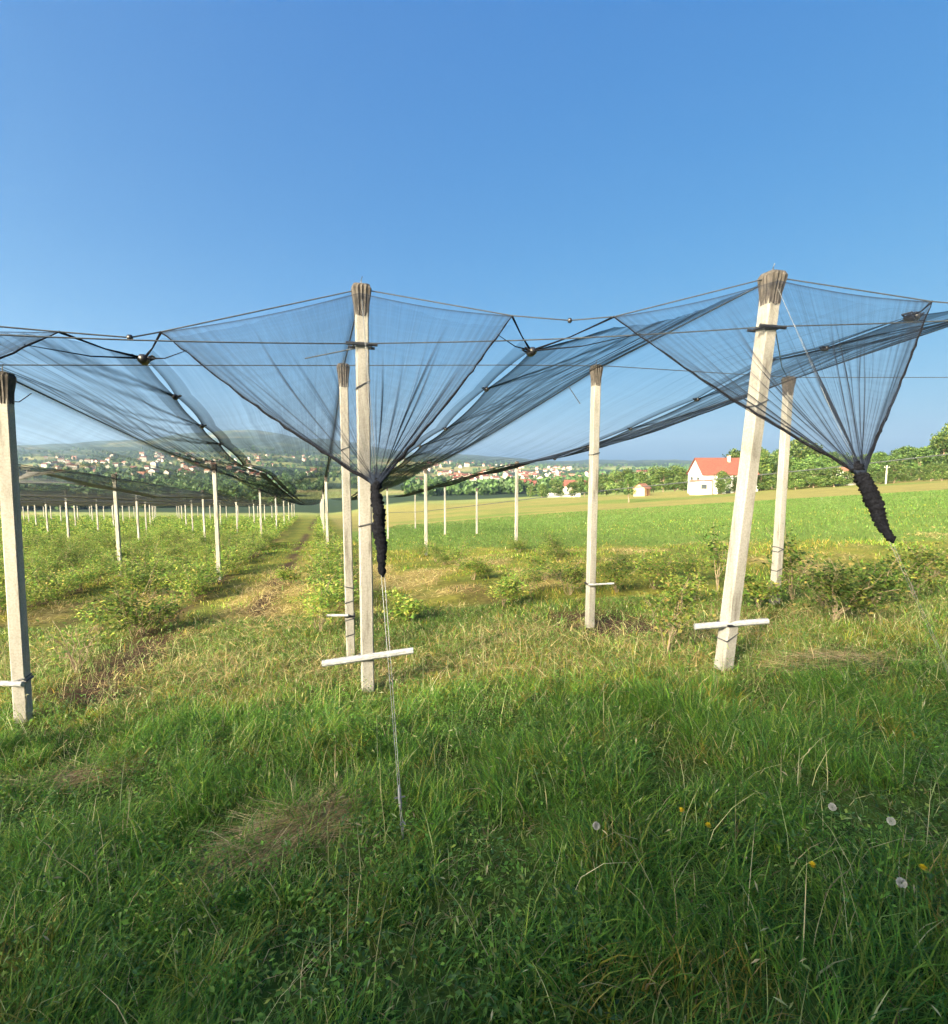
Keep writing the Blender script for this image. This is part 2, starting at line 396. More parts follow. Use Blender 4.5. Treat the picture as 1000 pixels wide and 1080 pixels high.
def build_grass():
    P = []
    # tall lush turf near the viewer
    n = 215000; x, y = wedge(n, .55, 6.2)
    cl = .45*fbm(x*1.6, y*1.6, 3)+.55*fbm(x*5+8, y*5, 2); keep = rng.random(n) < .22+1.2*sstep(.3, .6, cl)
    pw = path_w(x, y); stw = straw_w(x, y); keep &= rng.random(n) > np.maximum(pw*.93, stw*.7*(y > 4.6)); keep &= rng.random(n) > .62*sstep(4.2, 5.2, y)
    x, y, cl = x[keep], y[keep], cl[keep]; n = len(x)
    h = (.04+.15*sstep(.3, .68, cl))*rng.uniform(.4, 1.4, n)*(1-.5*sstep(4.0, 5.4, y))
    tuft = fbm(x*3.1+50, y*3.1, 2)
    az = fbm(x*.9+70, y*.9, 2)*14+rng.normal(0, 1.5, n)
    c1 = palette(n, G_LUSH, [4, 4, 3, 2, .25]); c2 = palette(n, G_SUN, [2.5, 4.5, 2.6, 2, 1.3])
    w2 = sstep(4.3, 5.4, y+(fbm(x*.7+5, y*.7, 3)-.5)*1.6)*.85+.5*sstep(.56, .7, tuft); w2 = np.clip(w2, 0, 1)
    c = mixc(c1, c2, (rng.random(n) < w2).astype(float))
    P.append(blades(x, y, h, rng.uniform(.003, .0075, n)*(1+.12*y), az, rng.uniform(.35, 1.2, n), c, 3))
    # matted short growth under the blades
    n = 150000; x, y = wedge(n, .5, 9.); keep = rng.random(n) > path_w(x, y)*.95; x, y = x[keep], y[keep]; n = len(x)
    c = palette(n, [(.10, .20, .035), (.16, .25, .05), (.30, .26, .12), (.20, .15, .08), (.07, .14, .03)], [3, 3, 1.2, 1, 2])
    P.append(blades(x, y, rng.uniform(.03, .11, n), rng.uniform(.004, .010, n)*(1+.12*y), rng.uniform(0, 6.28, n), rng.uniform(.5, 1.2, n), c, 2))
    # long seeding stalks
    n = 3600; x, y = wedge(n, .9, 7); az = rng.uniform(0, 6.28, n)
    c = palette(n, [(.42, .40, .20), (.26, .32, .10), (.55, .48, .28)], [2, 3, 1.3])
    P.append(blades(x, y, rng.uniform(.16, .42, n), rng.uniform(.0025, .0055, n), az, rng.uniform(.1, 1.15, n), c, 3))
    # seed heads on stalk tips
    n = 6000; x, y = wedge(n, .7, 8.); z = gz(x, y)+rng.uniform(.10, .30, n); az = rng.uniform(0, 6.28, n)
    P.append(leaves(np.stack([x, y, z], -1), az, rng.uniform(.1, 1.3, n), rng.uniform(.02, .045, n)*(1+.06*y), rng.uniform(.14, .24, n), palette(n, [(.30, .34, .14), (.45, .42, .24), (.22, .30, .09)], [3, 2, 2])))
    # mid distance sward between the rows
    n = 230000; x, y = wedge(n, 4.8, 34.)
    pw = path_w(x, y); stw = straw_w(x, y); keep = rng.random(n) > np.maximum.reduce([pw*.95, stw*.5, field_w(x, y)*.9])
    keep &= rng.random(n) < .10+.75*sstep(.40, .66, fbm(x*1.1, y*1.1, 3)); x, y = x[keep], y[keep]; n = len(x)
    cl = fbm(x*1.2+9, y*1.2, 3)
    c = palette(n, G_SUN, [3.5, 4, 2.2, 2.5, 1.2])
    gr = sstep(.45, .6, fbm(x*.5+90, y*.5, 3)); c = mixc(c, palette(n, G_LUSH, [2, 4, 1, 4, .4])*1.2, (rng.random(n) < gr*.45).astype(float))
    P.append(blades(x, y, (.03+.17*cl)*rng.uniform(.5, 1.2, n), rng.uniform(.010, .018, n)*(.6+.06*y), rng.uniform(0, 6.28, n), rng.uniform(.2, 1.0, n), c, 2))
    V, Fq, C = join(P)
    tag(link('grass', np_mesh('grass', V, Fq, [M_GRASS], False, col=C)), 'rough uncut grass over the foreground and between the post rows', 'grass', kind='stuff')
    # crop of the bright green field
    n = 150000; x, y = wedge(n, 11., 60.); keep = rng.random(n) < field_w(x, y); keep &= x > -9; x, y = x[keep], y[keep]; n = len(x)
    c = palette(n, [(.085, .165, .034), (.115, .185, .04), (.065, .125, .028)], [3, 3, 1])
    V, Fq, C = blades(x, y, rng.uniform(.05, .15, n), rng.uniform(.015, .035, n)*(.5+.04*y), rng.uniform(0, 6.28, n), rng.uniform(.3, 1, n), c, 2)
    tag(link('field_crop', np_mesh('field_crop', V, Fq, [M_GRASS], False, col=C)), 'low bright green crop covering the field right of the posts', 'crop', kind='stuff')
    # dry cut straw lying in patches
    n = 90000; x, y = wedge(n, 4.2, 18.); keep = rng.random(n) < straw_w(x, y)*1.1; x, y = x[keep], y[keep]; n = len(x)
    c = palette(n, [(.40, .31, .13), (.30, .22, .09), (.48, .40, .19), (.20, .15, .07)], [3, 2, 2, 1])
    z = gz(x, y)+rng.uniform(0, .07, n)
    V, Fq, C = blades(x, y, rng.uniform(.10, .3, n), rng.uniform(.004, .008, n)*(.7+.09*y), rng.uniform(0, 6.28, n), rng.uniform(.9, 1.25, n), c, 2, z=z, curl=.6, flat=.35)
    tag(link('straw', np_mesh('straw', V, Fq, [M_STRAW], False, col=C)), 'pale dry cut straw lying in patches between the post rows', 'straw', kind='stuff')
    # broad leaved weeds
    n = 15000; x, y = wedge(n, .7, 7.5); keep = (fbm(x*1.0+40, y*1.0+3, 3) > .42) & (rng.random(n) > .88*sstep(4.2, 5.2, y)); keep &= rng.random(n) > np.maximum(path_w(x, y), straw_w(x, y)*.8); x, y = x[keep], y[keep]; n = len(x)
    k = 9; X = np.repeat(x, k); Y = np.repeat(y, k); m = len(X)
    hh = np.repeat(rng.uniform(.04, .22, n), k)*rng.uniform(.3, 1, m); az = rng.uniform(0, 6.28, m); rad = rng.uniform(.01, .09, m)
    X = X+np.cos(az)*rad; Y = Y+np.sin(az)*rad; Z = gz(X, Y)+hh
    c = np.repeat(palette(n, [(.12, .25, .04), (.17, .31, .05), (.25, .34, .07), (.09, .19, .06)], [3, 3, 1, 2]), k, 0)*rng.uniform(.8, 1.2, (m, 1))
    V, Fq, C = leaves(np.stack([X, Y, Z], -1), az, rng.uniform(-.35, .6, m), rng.uniform(.013, .034, m), rng.uniform(.35, .6, m), c)
    tag(link('weeds', np_mesh('weeds', V, Fq, [M_GRASS], False, col=C)), 'broad leaved green weeds growing through the foreground grass', 'weeds', kind='stuff')

def leaves(p, az, pitch, L, asp, col):
    """diamond leaves folded along the midrib: 4 verts, 1 quad"""
    n = len(p); d = np.stack([np.cos(az)*np.cos(pitch), np.sin(az)*np.cos(pitch), np.sin(pitch)], -1)
    s = np.stack([-np.sin(az), np.cos(az), rng.uniform(-.6, .6, n)], -1); s /= np.linalg.norm(s, axis=1)[:, None]
    L = L[:, None]; a = asp[:, None]
    V = np.stack([p, p+d*L*.5+s*L*a*.5, p+d*L-np.array([0, 0, .12])*L, p+d*L*.5-s*L*a*.5], 1)
    return V.reshape(-1, 3), np.arange(n*4).reshape(-1, 4), np.repeat(col, 4, 0)
build_grass()

# ------------------------------------------------------------------ heap of dry grass
def hay_heap(u, v, rx, ry, hh, n, rz, label, wd=.0065):
    c = ground(u, v); a = rng.uniform(0, 6.28, n); q = np.sqrt(rng.random(n))
    lx, ly = np.cos(a)*q*rx, np.sin(a)*q*ry
    x = c[0]+lx*math.cos(rz)-ly*math.sin(rz); y = c[1]+lx*math.sin(rz)+ly*math.cos(rz)
    z = gz(x, y)+hh*(1-q**2)*rng.uniform(.4, 1, n)
    col = palette(n, [(.46, .36, .18), (.34, .24, .12), (.58, .47, .28), (.20, .14, .08)], [3, 3, 2, 2])
    V, Fq, C = blades(x, y, rng.uniform(.12, .40, n), rng.uniform(.5, 1.1, n)*wd, rz+PI*(rng.random(n) < .6)+rng.normal(0, .5, n), rng.uniform(.85, 1.2, n), col, 3, z=z, curl=.6, flat=rng.uniform(-.12, .25, n))
    V = V-c
    o = link('hay_heap', np_mesh('hay_heap', V, Fq, [M_STRAW], False, col=C), loc=tuple(c)); tag(o, label, 'hay heap')
hay_heap(325, 868, .48, .19, .09, 2600, .72, 'brown heap of dry cut grass in the foreground left of the wire anchor')
hay_heap(90, 822, .42, .16, .08, 900, .45, 'small brown patch of dry cut grass near the left edge of the turf')
hay_heap(880, 700, .8, .35, .12, 900, -.2, 'loose dry stalks flattened over the dark grass right of the leaning post')

# ------------------------------------------------------------------ posts
def shaft(mb, b, t, w0, w1, rz):
    ca, sa = math.cos(rz), math.sin(rz); n = 14; c = .82; V = []
    prof = [(-1, -c), (-c, -1), (c, -1), (1, -c), (1, c), (c, 1), (-c, 1), (-1, c)]
    for i in range(n+1):
        f = i/n; w = (w0+(w1-w0)*f)/2; p = b+(t-b)*f
        for x, y in prof: V.append((p[0]+(x*ca-y*sa)*w, p[1]+(x*sa+y*ca)*w, p[2]))
    Fs = [[i*8+j, i*8+(j+1) % 8, (i+1)*8+(j+1) % 8, (i+1)*8+j] for i in range(n) for j in range(8)]+[[n*8+j for j in range(8)]]
    mb.add(V, Fs)
def cap(b, t, w, hgt, rz):
    """flared fluted cap on top of a post, with a flat lid and a wire pin"""
    mb = MB(); d = (t-b)/np.linalg.norm(t-b); n = 32; V = []
    lv = [(-hgt, 1.06), (-hgt*.6, 1.12), (-hgt*.12, 1.42), (0, 1.46), (.03, 1.25), (.045, .3)]
    for k, (dz, s) in enumerate(lv):
        p = t+d*dz
        for j in range(n):
            a = 2*PI*j/n+rz; fl = (.93 if j % 2 else 1.05) if k < 4 else 1
            q = w/2*s*fl*min(1.22, 1/max(abs(math.cos(a-rz)), abs(math.sin(a-rz))))
            V.append((p[0]+math.cos(a)*q, p[1]+math.sin(a)*q, p[2]+random.uniform(-.008, .008)*(k == 0)))
    Fs = [[i*n+j, i*n+(j+1) % n, (i+1)*n+(j+1) % n, (i+1)*n+j] for i in range(len(lv)-1) for j in range(n)]+[[(len(lv)-1)*n+j for j in range(n)]]
    mb.add(V, Fs); return mb
def post(b, t, w0, w1, rz, label, group, detail=2, caph=.24, bar=None, ties=(), bracket=None):
    loc = np.array([b[0], b[1], b[2]]); r = empty('concrete_post', loc); tag(r, label, 'post', group)
    b0 = np.array([0, 0, -.3]); t0 = t-loc
    dirn = t0/t0[2]; mb = MB(); shaft(mb, dirn*-.3, t0, w0, w1, rz); mb.build('shaft', M_CONC, r)
    cap(b0, t0, w1, caph, rz).build('cap', M_CAP, r)
    if detail > 1:
        m = MB(); m.tube([t0, t0+np.array([.0, 0, .075]), t0+np.array([.012, 0, .11])], .005, 5); m.build('wire_pin', M_WIRE, r)
    for hz, ang in ties:
        p = dirn*hz; w = (w0+(w1-w0)*hz/t0[2])/2+.005; q = [p+np.array([math.cos(rz+a)*w*1.32, math.sin(rz+a)*w*1.32, ang*math.cos(a)]) for a in (PI/4, 3*PI/4, 5*PI/4, 7*PI/4, 9*PI/4)]
        m = MB(); m.tube(q, .008, 5); m.build('wire_tie', M_WIRE, r)
    if bracket:
        p = dirn*bracket; m = MB(); hw = w1/2+.02
        f = np.array([math.sin(rz), -math.cos(rz), 0]); s = np.array([math.cos(rz), math.sin(rz), 0])
        m.tube([p-s*.15+f*hw, p+s*.13+f*hw], .016, 6); m.tube([p-s*.12-f*hw, p+s*.12-f*hw], .014, 6)
        for k in (-1, 1): m.tube([p+s*k*(hw)+f*(hw+.01), p+s*k*hw-f*(hw+.01)], .01, 6)
        m.build('wire_bracket', M_CLIP, r)
    if bar:
        p0, p1, rad = bar; m = MB(); pts = [np.array(p0)+(np.array(p1)-np.array(p0))*f-loc for f in (0, .3, .6, 1)]
        m.tube(pts, [rad, rad*1.05, rad*.98, rad*.95], 8); bo = m.build('cross_bar', M_BAR, r)
        m = MB(); c = dirn*((pts[0]+pts[-1])[2]/2-.0); w = w0/2+.012
        m.tube([c+np.array([math.cos(rz+a)*w*1.3, math.sin(rz+a)*w*1.3, -.01]) for a in (PI/4, 3*PI/4, 5*PI/4, 7*PI/4, 9*PI/4)], .012, 5); m.build('bar_lashing', M_CLIP, r)
    return r
RZ = .29
POSTG = 'posts of the net rows'
d1 = at(340, 700, E1b[1]-.13); d2 = at(436, 686, E1b[1]-.05)
post(E1b, E1t, .125, .115, RZ, 'tall weathered concrete end post just left of the central black net roll', POSTG, ties=((3.0, .05), (1.7, .02)), bracket=3.35, bar=(d1, d2, .033))
d1 = at(733, 661, E2b[1]-.10); d2 = at(810, 655, E2b[1]-.10)
post(E2b, E2t, .135, .125, RZ, 'concrete end post leaning outward with a grey bar across its foot', POSTG, ties=((2.6, .04), (.35, .05)), bracket=3.25, bar=(d1, d2, .03))
A2b = ground(25, 760); A2t = at(3, 397, A2b[1]); d1 = A2b+np.array([-.62, -.08, .42]); d2 = A2b+np.array([.10, -.09, .40])
post(A2b, A2t, .112, .105, RZ, 'concrete post cut by the left edge of the photo topped by a dark cap', POSTG, ties=((.42, .02),), bar=(d1, d2, .025))
B2b = ground(370, 692); B2t = at(362, 387, B2b[1]); d1 = at(345, 649, B2b[1]+.0); d2 = at(368, 649, B2b[1]-.08)
post(B2b, B2t, .105, .10, RZ, 'thinner spotted concrete post standing just left behind the tall end post', POSTG, ties=((.5, .02), (.72, .02), (.9, -.02), (.3, .02), (2.6, .03)), bar=(d1, d2, .016))
C2b = ground(622, 662); C2t = at(629, 388, C2b[1]); d1 = C2b+np.array([-.05, -.09, .62]); d2 = C2b+np.array([.30, -.09, .64])
post(C2b, C2t, .105, .10, RZ, 'upright concrete post in bare dark soil under the middle net edge', POSTG, ties=((.62, .02), (2.4, .02)), bar=(d1, d2, .014))
D2b = ground(817, 636); D2t = at(832, 400, D2b[1])
post(D2b, D2t, .115, .105, RZ, 'concrete post with two dark wire ties, right behind the leaning end post', POSTG, ties=((.85, .03), (.55, .03), (.88, -.03)))
post(EAb, EAt, .125, .115, RZ, 'concrete end post outside the left edge holding the left net fan', POSTG, 1)
post(EDb, EDt, .125, .115, RZ, 'concrete end post outside the right edge holding the right net', POSTG, 1)
protos = {}
def far_post(r, y, label):
    x = row_x(r, y); g = g1(x, y); t = ridge(r, y)
    h = t[2]-g
    if 'p' not in protos:
        o = post(np.array([x, y, g]), np.array([x, y, g+3.42]), .11, .10, RZ, label, POSTG, 1); protos['p'] = o
    else:
        o = dup(protos['p'], (x, y, g), random.uniform(-.08, .08), (1, 1, h/3.42)); o['label'] = label
    return o
def y_on(r, u):          # distance at which row r crosses picture column u
    x0, y0, z0, d, e = ROWS[r]; k = (u-500)/540; return (x0-d*y0)/(k-d)
for r, us, lab in (('A', (227, 270.5), 'post of the row starting at the left edge under the sagging net'),
                   ('B', (344, 340), 'distant post in the line receding behind the tall end post'),
                   ('C', (449, 433), 'slim distant post standing right of the hanging net roll'),
                   ('D', (545,), 'white distant post between the two end posts in front of the green field')):
    ys = [y_on(r, us[0])]
    ys[0] = min(max(ys[0], 15), 24)
    for k, y in enumerate([ys[0]+14*i for i in range(7)]):
        if y < ROWS[r][4]: far_post(r, y, lab if k < 1 else lab.replace('distant', 'small far') if 'distant' in lab else 'small far '+lab)
for k in range(1, 15):
    r = 'L%d' % k
    for i in range(7):
        y = 18-.9*k+14*i
        if 6 < y < 105 and row_x(r, y)/y > -1.15:
            far_post(r, y, 'pale post among the bushes under the lowest nets at far left')
yE = 33.; xE = (503-500)/540*yE
o = dup(protos['p'], (xE, yE, g1(xE, yE)), .1, (1, 1, .86)); o['label'] = 'short far post standing alone in the green field left of the white house'

# ------------------------------------------------------------------ nets
def cum_y(y0, y1, st, gr):
    ys = [y0]
    while ys[-1] < y1: ys.append(min(y1, ys[-1]+st*(1+(ys[-1]-y0)*gr)))
    return np.array(ys)
VALLEYS = {}
def valley(name, clips):
    """clips: list of measured clip points, continued along the row"""
    VALLEYS[name] = [np.array(c, float) for c in clips]
def onrow(u, v, xa, ya, k):
    r = ray(u, v); t = xa-k*ya; y = t/(r[0]-k); return at(u, v, y)
def extend(cl, ra, rb, y1, depth):
    last = cl[-1]; y = last[1]; out = list(cl); d0 = (ridge(ra, y)[2]+ridge(rb, y)[2])/2-last[2]; st = 1.9
    y += st
    while y < y1:
        p = (ridge(ra, y)+ridge(rb, y))/2; k = min(1, (y-last[1])/8)
        p[2] -= d0*(1-k)+depth*k; out.append(p); st = min(4, st*1.06); y += st
    return out
AB = [onrow(152, 378, -2.81, 4.46, -.305), onrow(185, 418, -2.81, 4.46, -.305), onrow(213, 449, -2.85, 4.46, -.31), onrow(232, 468, -2.9, 4.5, -.312), onrow(256, 491, -2.95, 4.5, -.315)]
BC = [onrow(560, 370, .56, 5.14, -.29), onrow(513, 410, .56, 5.14, -.29), onrow(470, 452, .56, 5.14, -.29)]
CD = [onrow(962, 333, 4.24, 5.11, -.265), onrow(870, 367, 4.24, 5.11, -.265), onrow(812, 380, 4.24, 5.11, -.265), onrow(735, 421, 4.2, 5.1, -.265), onrow(665, 452, 4.2, 5.1, -.262), onrow(620, 471, 4.2, 5.1, -.26), onrow(585, 484, 4.2, 5.1, -.26)]
VAL = {('A', 'B'): extend(AB, 'A', 'B', 105, .52), ('B', 'C'): extend(BC, 'B', 'C', 50, .45), ('C', 'D'): extend(CD, 'C', 'D', 50, .34)}
LA = [onrow(30, 497, -8.16, 9.41, -.325), onrow(90, 512, -8.16, 9.41, -.325), onrow(160, 525, -8.16, 9.41, -.325)]
pre = []
for y in (3.4, 5.4, 7.4): p = (ridge('A', y)+ridge('L1', y))/2; p[2] -= .85; pre.append(p)
VAL[('L1', 'A')] = extend(pre+LA, 'L1', 'A', 105, .7)
names = ['L%d' % k for k in range(1, 15)]
for a, b in zip(names[1:], names[:-1]):
    y = max(2., 2.5); pts = []
    while y < 105:
        p = (ridge(a, y)+ridge(b, y))/2; p[2] -= .7; pts.append(p); y += 2.4 if y < 30 else 5
    VAL[(a, b)] = pts
def poly_at(pts, ys):
    P = np.array(pts); P = P[np.argsort(P[:, 1])]
    out = np.stack([np.interp(ys, P[:, 1], P[:, 0]), ys, np.interp(ys, P[:, 1], P[:, 2])], -1)
    for k in range(2):   # straight beyond the ends
        pass
    return out
def ridge_line(r, ys):
    x0, y0, z0, d, e = ROWS[r]; R = np.array([ridge(r, y) for y in ys])
    if r in ENDT:        # rises to the end post in front of the second post
        E = ENDT[r]; m = ys < y0; f = np.clip((ys-E[1])/(y0-E[1]), 0, 1); R2 = E+(ridge(r, y0)-E)*f[:, None]
        R[m] = R2[m]
    sag = .10*np.sin(PI*np.clip(((ys-y0) % 14)/14, 0, 1))*(ys > y0); R[:, 2] -= sag; R[:, 2] -= .02
    return R
CORN = {'B': (at(170, 350, (E1t[1]*.7+EAt[1]*.3)-.10), at(540, 333, 4.70)), 'C': (at(648, 334, 4.68), at(983, 318, 4.63)),
        'A': (np.array([EAt[0]-1.3, 2.7, 2.75]), at(62, 350, EAt[1]*.62+E1t[1]*.38)), 'D': (at(1085, 312, 4.62), at(1420, 300, 4.5))}
def sheet(r, vkey, seed, fine=True, dens=.09, st=.05, nw=110):
    g = np.random.default_rng(seed); clips = VAL[vkey]; ye = min(ROWS[r][4], clips[-1][1])
    cy = np.array([c[1] for c in clips])
    ye_front = ENDT[r][1] if r in ENDT else cy[0]
    n_ = cum_y(0, 1, .0006 if fine else .02, 30 if fine else 14)
    fr = n_[:-1] if n_[-1] == 1 and n_[-2] > .995 else n_
    n_ = np.unique(np.clip(n_, 0, 1))
    yr = ye_front+(ye-ye_front)*n_; yv = cy[0]+(ye-cy[0])*n_
    R = ridge_line(r, yr); Vv = poly_at(clips, yv)
    side = np.sign((Vv-R)[:, 0].mean())
    # hem bows back between the clips
    idx = np.clip(np.searchsorted(cy, yv, 'right')-1, 0, len(cy)-2); fr = np.clip((yv-cy[idx])/(cy[idx+1]-cy[idx]), 0, 1)
    bow = np.sin(PI*fr)**.8*.035*np.clip((cy[idx+1]-cy[idx])/1.3, .5, 1.4)
    Vv[:, 0] -= side*bow
    w = np.linspace(0, 1, nw+1)
    P = R[:, None]+(Vv-R)[:, None]*w[None, :, None]
    if r in ENDT:
        co = CORN[r][1] if vkey[0] == r else CORN[r][0]; wk = np.clip(w/.80, 0, 1)[:, None]; w2 = np.clip((w-.80)/.20, 0, 1)[:, None]
        edge0 = np.where(w[:, None] < .80, ENDT[r]+(co-ENDT[r])*wk, co+(clips[0]-co)*w2); dec = np.exp(-((yr-yr[0])/.55)**1.3)
        P = P+(edge0-P[0])[None]*dec[:, None, None]
    yy = P[..., 1]; ww = np.broadcast_to(w, yy.shape)
    edge = np.sin(PI*ww)
    P[..., 2] -= .10*edge*(1+.5*np.sin(yy*.7+seed))
    rip = (fbm(ww*16+seed, yy*.35, 3)-.5)*.05+(fbm(ww*40+seed*3, yy*.55+3, 2)-.5)*.016
    grain = 1+.7*(g.random(nw+1)[None, :]-.5)+.35*(g.random(len(yr))[:, None]-.5)
    pull = np.zeros_like(yy); cov = np.full(yy.shape, dens)
    cov *= grain*.7+.8*fbm(ww*22+seed*2, yy*.45+9, 3)**1.3*1.4
    for c in cy[cy < 40]:
        for k in range(3):
            L_ = g.uniform(1.6, 4.2); w0 = g.uniform(.0, .45); s = g.uniform(.10, .34)*(dens > .07)
            f = np.clip((ww-w0)/(1-w0), 0, 1); yc = c-L_*(1-f)*(1+.15*c/10); wd = .045+.10*(1-f)
            q = np.exp(-((yy-yc)/wd)**2)*f**1.2*(ww > w0)*sstep(0, .25, f)
            cov += s*q; pull -= .006*q
    P[..., 2] += rip*edge**.7+pull*edge
    cov += .22*np.exp(-((1-ww)/.022)**2)+.10*(ww > .90)+.20*np.exp(-(ww/.025)**2)
    ny, nx = yy.shape
    i, j = np.meshgrid(np.arange(ny-1), np.arange(nx-1), indexing='ij')
    Fq = np.stack([i*nx+j, (i+1)*nx+j, (i+1)*nx+j+1, i*nx+j+1], -1).reshape(-1, 4)
    return P.reshape(-1, 3), Fq, np.clip(cov, .01, .9).ravel(), R
def fan(L, A, Rr, G, seed, dens=.12, lean=None, nfold=20):
    """end curtain: hangs from the front cable L-apex-R and is drawn together at G on the guy"""
    g = np.random.default_rng(seed); na, nv = 420, 90
    a = np.linspace(0, 1, na+1); v = np.linspace(0, 1, nv+1)
    E = np.where((a < .5)[:, None], L+(A-L)*(a*2)[:, None], A+(Rr-A)*((a-.5)*2)[:, None])
    E[:, 2] -= .03*np.sin(PI*((a*2) % 1))
    vv = v[None, :]; aa = a[:, None]
    P = E[:, None]+(G-E)[:, None]*v[None, :, None]
    n = np.cross(Rr-L, G-A); n /= np.linalg.norm(n)
    if n[1] > 0: n = -n
    fold = np.zeros((na+1, nv+1)); cov = np.full((na+1, nv+1), dens)
    cov = cov/(1-.90*vv**1.35)**.75*(.75+.5*fbm(aa*30+seed, vv*2.5, 3))*(1+.5*(g.random((na+1, 1))-.5)+.3*(g.random((1, nv+1))-.5))
    for k in range(nfold):
        ai = g.random(); wd = g.uniform(.0022, .0065)*(1+0*vv); v0 = g.uniform(0, .5); s = g.uniform(.2, .75)
        drift = g.uniform(-.05, .05)*(1-vv)**2
        q = np.exp(-((aa-ai-drift)/wd)**2)*sstep(v0, v0+.45, vv)
        cov = cov+s*q; fold += g.uniform(.01, .03)*q
    for e in (0., 1.):
        d = np.abs(aa-e)
        for off, wd, s in ((0, .014, .75), (.022, .007, .45), (.04, .010, .35), (.062, .006, .25), (.085, .006, .2)):
            cov = cov+s*np.exp(-((d-off-.02*(1-vv)*off*10)/wd)**2)*(.35+.65*vv)
    cov = cov+.6*np.exp(-(vv/.008)**2)+.8*sstep(.90, 1, vv)
    fold += (fbm(aa*26+seed*5, vv*1.5, 3)-.5)*.09*np.sin(PI*vv)**.8
    P = P+n*fold[..., None]*(1-vv[..., None]**4); P[..., 2] -= .05*np.sin(PI*vv)*(.4+np.abs(aa-.5)*1.4)
    # never a point at the end: a bunch of a few centimetres
    rr = .03*vv**6; P[..., 0] += rr*np.cos(aa*25); P[..., 1] += rr*np.sin(aa*25)
    nx = nv+1; i, j = np.meshgrid(np.arange(na), np.arange(nv), indexing='ij')
    Fq = np.stack([i*nx+j, (i+1)*nx+j, (i+1)*nx+j+1, i*nx+j+1], -1).reshape(-1, 4)
    return P.reshape(-1, 3), Fq, np.clip(cov, .02, .985).ravel()
def roll(p0, p1, r0, seed, wraps=16):
    g = np.random.default_rng(seed); mb = MB(); n = 12; k = 70; V = []; d = p1-p0; L = np.linalg.norm(d); d = d/L
    a = np.cross(d, [0, 0, 1.]); a /= np.linalg.norm(a); b = np.cross(d, a)
    for i in range(k+1):
        f = i/k; env = (.55+.45*sstep(0, .1, f))*(1-.45*sstep(.55, .97, f))*(1-.75*sstep(.95, 1, f)); env *= 1-.45*math.exp(-((f-.13)/.03)**2)
        for j in range(n):
            an = 2*PI*j/n; ph = f*wraps*2*PI+an; q = r0*env*(1+.16*abs(math.sin(ph/2))-.1+g.uniform(-.22, .24))
            V.append(p0+d*L*f+a*.14*r0*math.sin(f*17+seed)+b*.14*r0*math.sin(f*11)+(a*math.cos(an)+b*math.sin(an))*q)
    Fs = [[i*n+j, i*n+(j+1) % n, (i+1)*n+(j+1) % n, (i+1)*n+j] for i in range(k) for j in range(n)]+[list(range(n)), [k*n+j for j in range(n)]]
    mb.add(V, Fs); return mb
def bunch(edge0, G, A0, rad0, rad1):
    """rolled hem from a front corner down to the gather"""
    mb = MB(); pts = []; rad = []
    for i in range(31):
        f = i/30; p = edge0+(G-edge0)*f; p = p+np.array([0, 0, -.05*math.sin(PI*f)*1.0]); pts.append(p+np.array([random.uniform(-1, 1), 0, random.uniform(-1, 1)])*.006); rad.append(rad0+(rad1-rad0)*f+random.uniform(0, .004))
    mb.tube(pts, rad, 8); return mb
def guy_at(t, an, v):
    lo, hi = 0., 1.
    for _ in range(40):
        m = (lo+hi)/2; p = t+(an-t)*m; r = (p[2]-CZ)/p[1]; vv = 540-540*math.tan(math.atan(r)+PITCH)
        if vv < v: lo = m
        else: hi = m
    return t+(an-t)*lo
fw = np.array([.02, -.05, 0])
GB = guy_at(E1t, AN1, 512); GC = guy_at(E2t, AN2, 500)
corner = CORN
GA = np.array([EAt[0]+.30, 2.35, 1.72]); ANA = np.array([EAt[0]+.62, 1.1, g1(EAt[0]+.62, 1.1)]); GD = np.array([EDt[0]+.45, 3.4, 1.7]); AND = np.array([EDt[0]+.75, 2.5, g1(EDt[0]+.75, 2.5)])
NETL = {'B': 'black hail net fanning out from the tall end post and gathered beside it', 'C': 'black hail net on the leaning end post, gathered into a rope at right',
        'A': 'dark hail net sagging from the left edge post over the bushes', 'D': 'narrow dark band of hail net crossing behind the leaning end post'}
def net_obj(name, VFC, parent, mat_=None):
    V, Fq, c = VFC[:3]; o = link(name, np_mesh(name, V-np.array(parent.location), Fq, [mat_ or M_NET], True, cov=c), parent); return o
SH = {'A': [('L1', 'A'), ('A', 'B')], 'B': [('A', 'B'), ('B', 'C')], 'C': [('B', 'C'), ('C', 'D')], 'D': [('C', 'D')]}
DEN = {('A', ('A', 'B')): .085, ('C', ('B', 'C')): .115, ('D', ('C', 'D')): .17, ('B', ('A', 'B')): .05, ('B', ('B', 'C')): .025, ('C', ('C', 'D')): .018, ('A', ('L1', 'A')): .06}
sd = 1
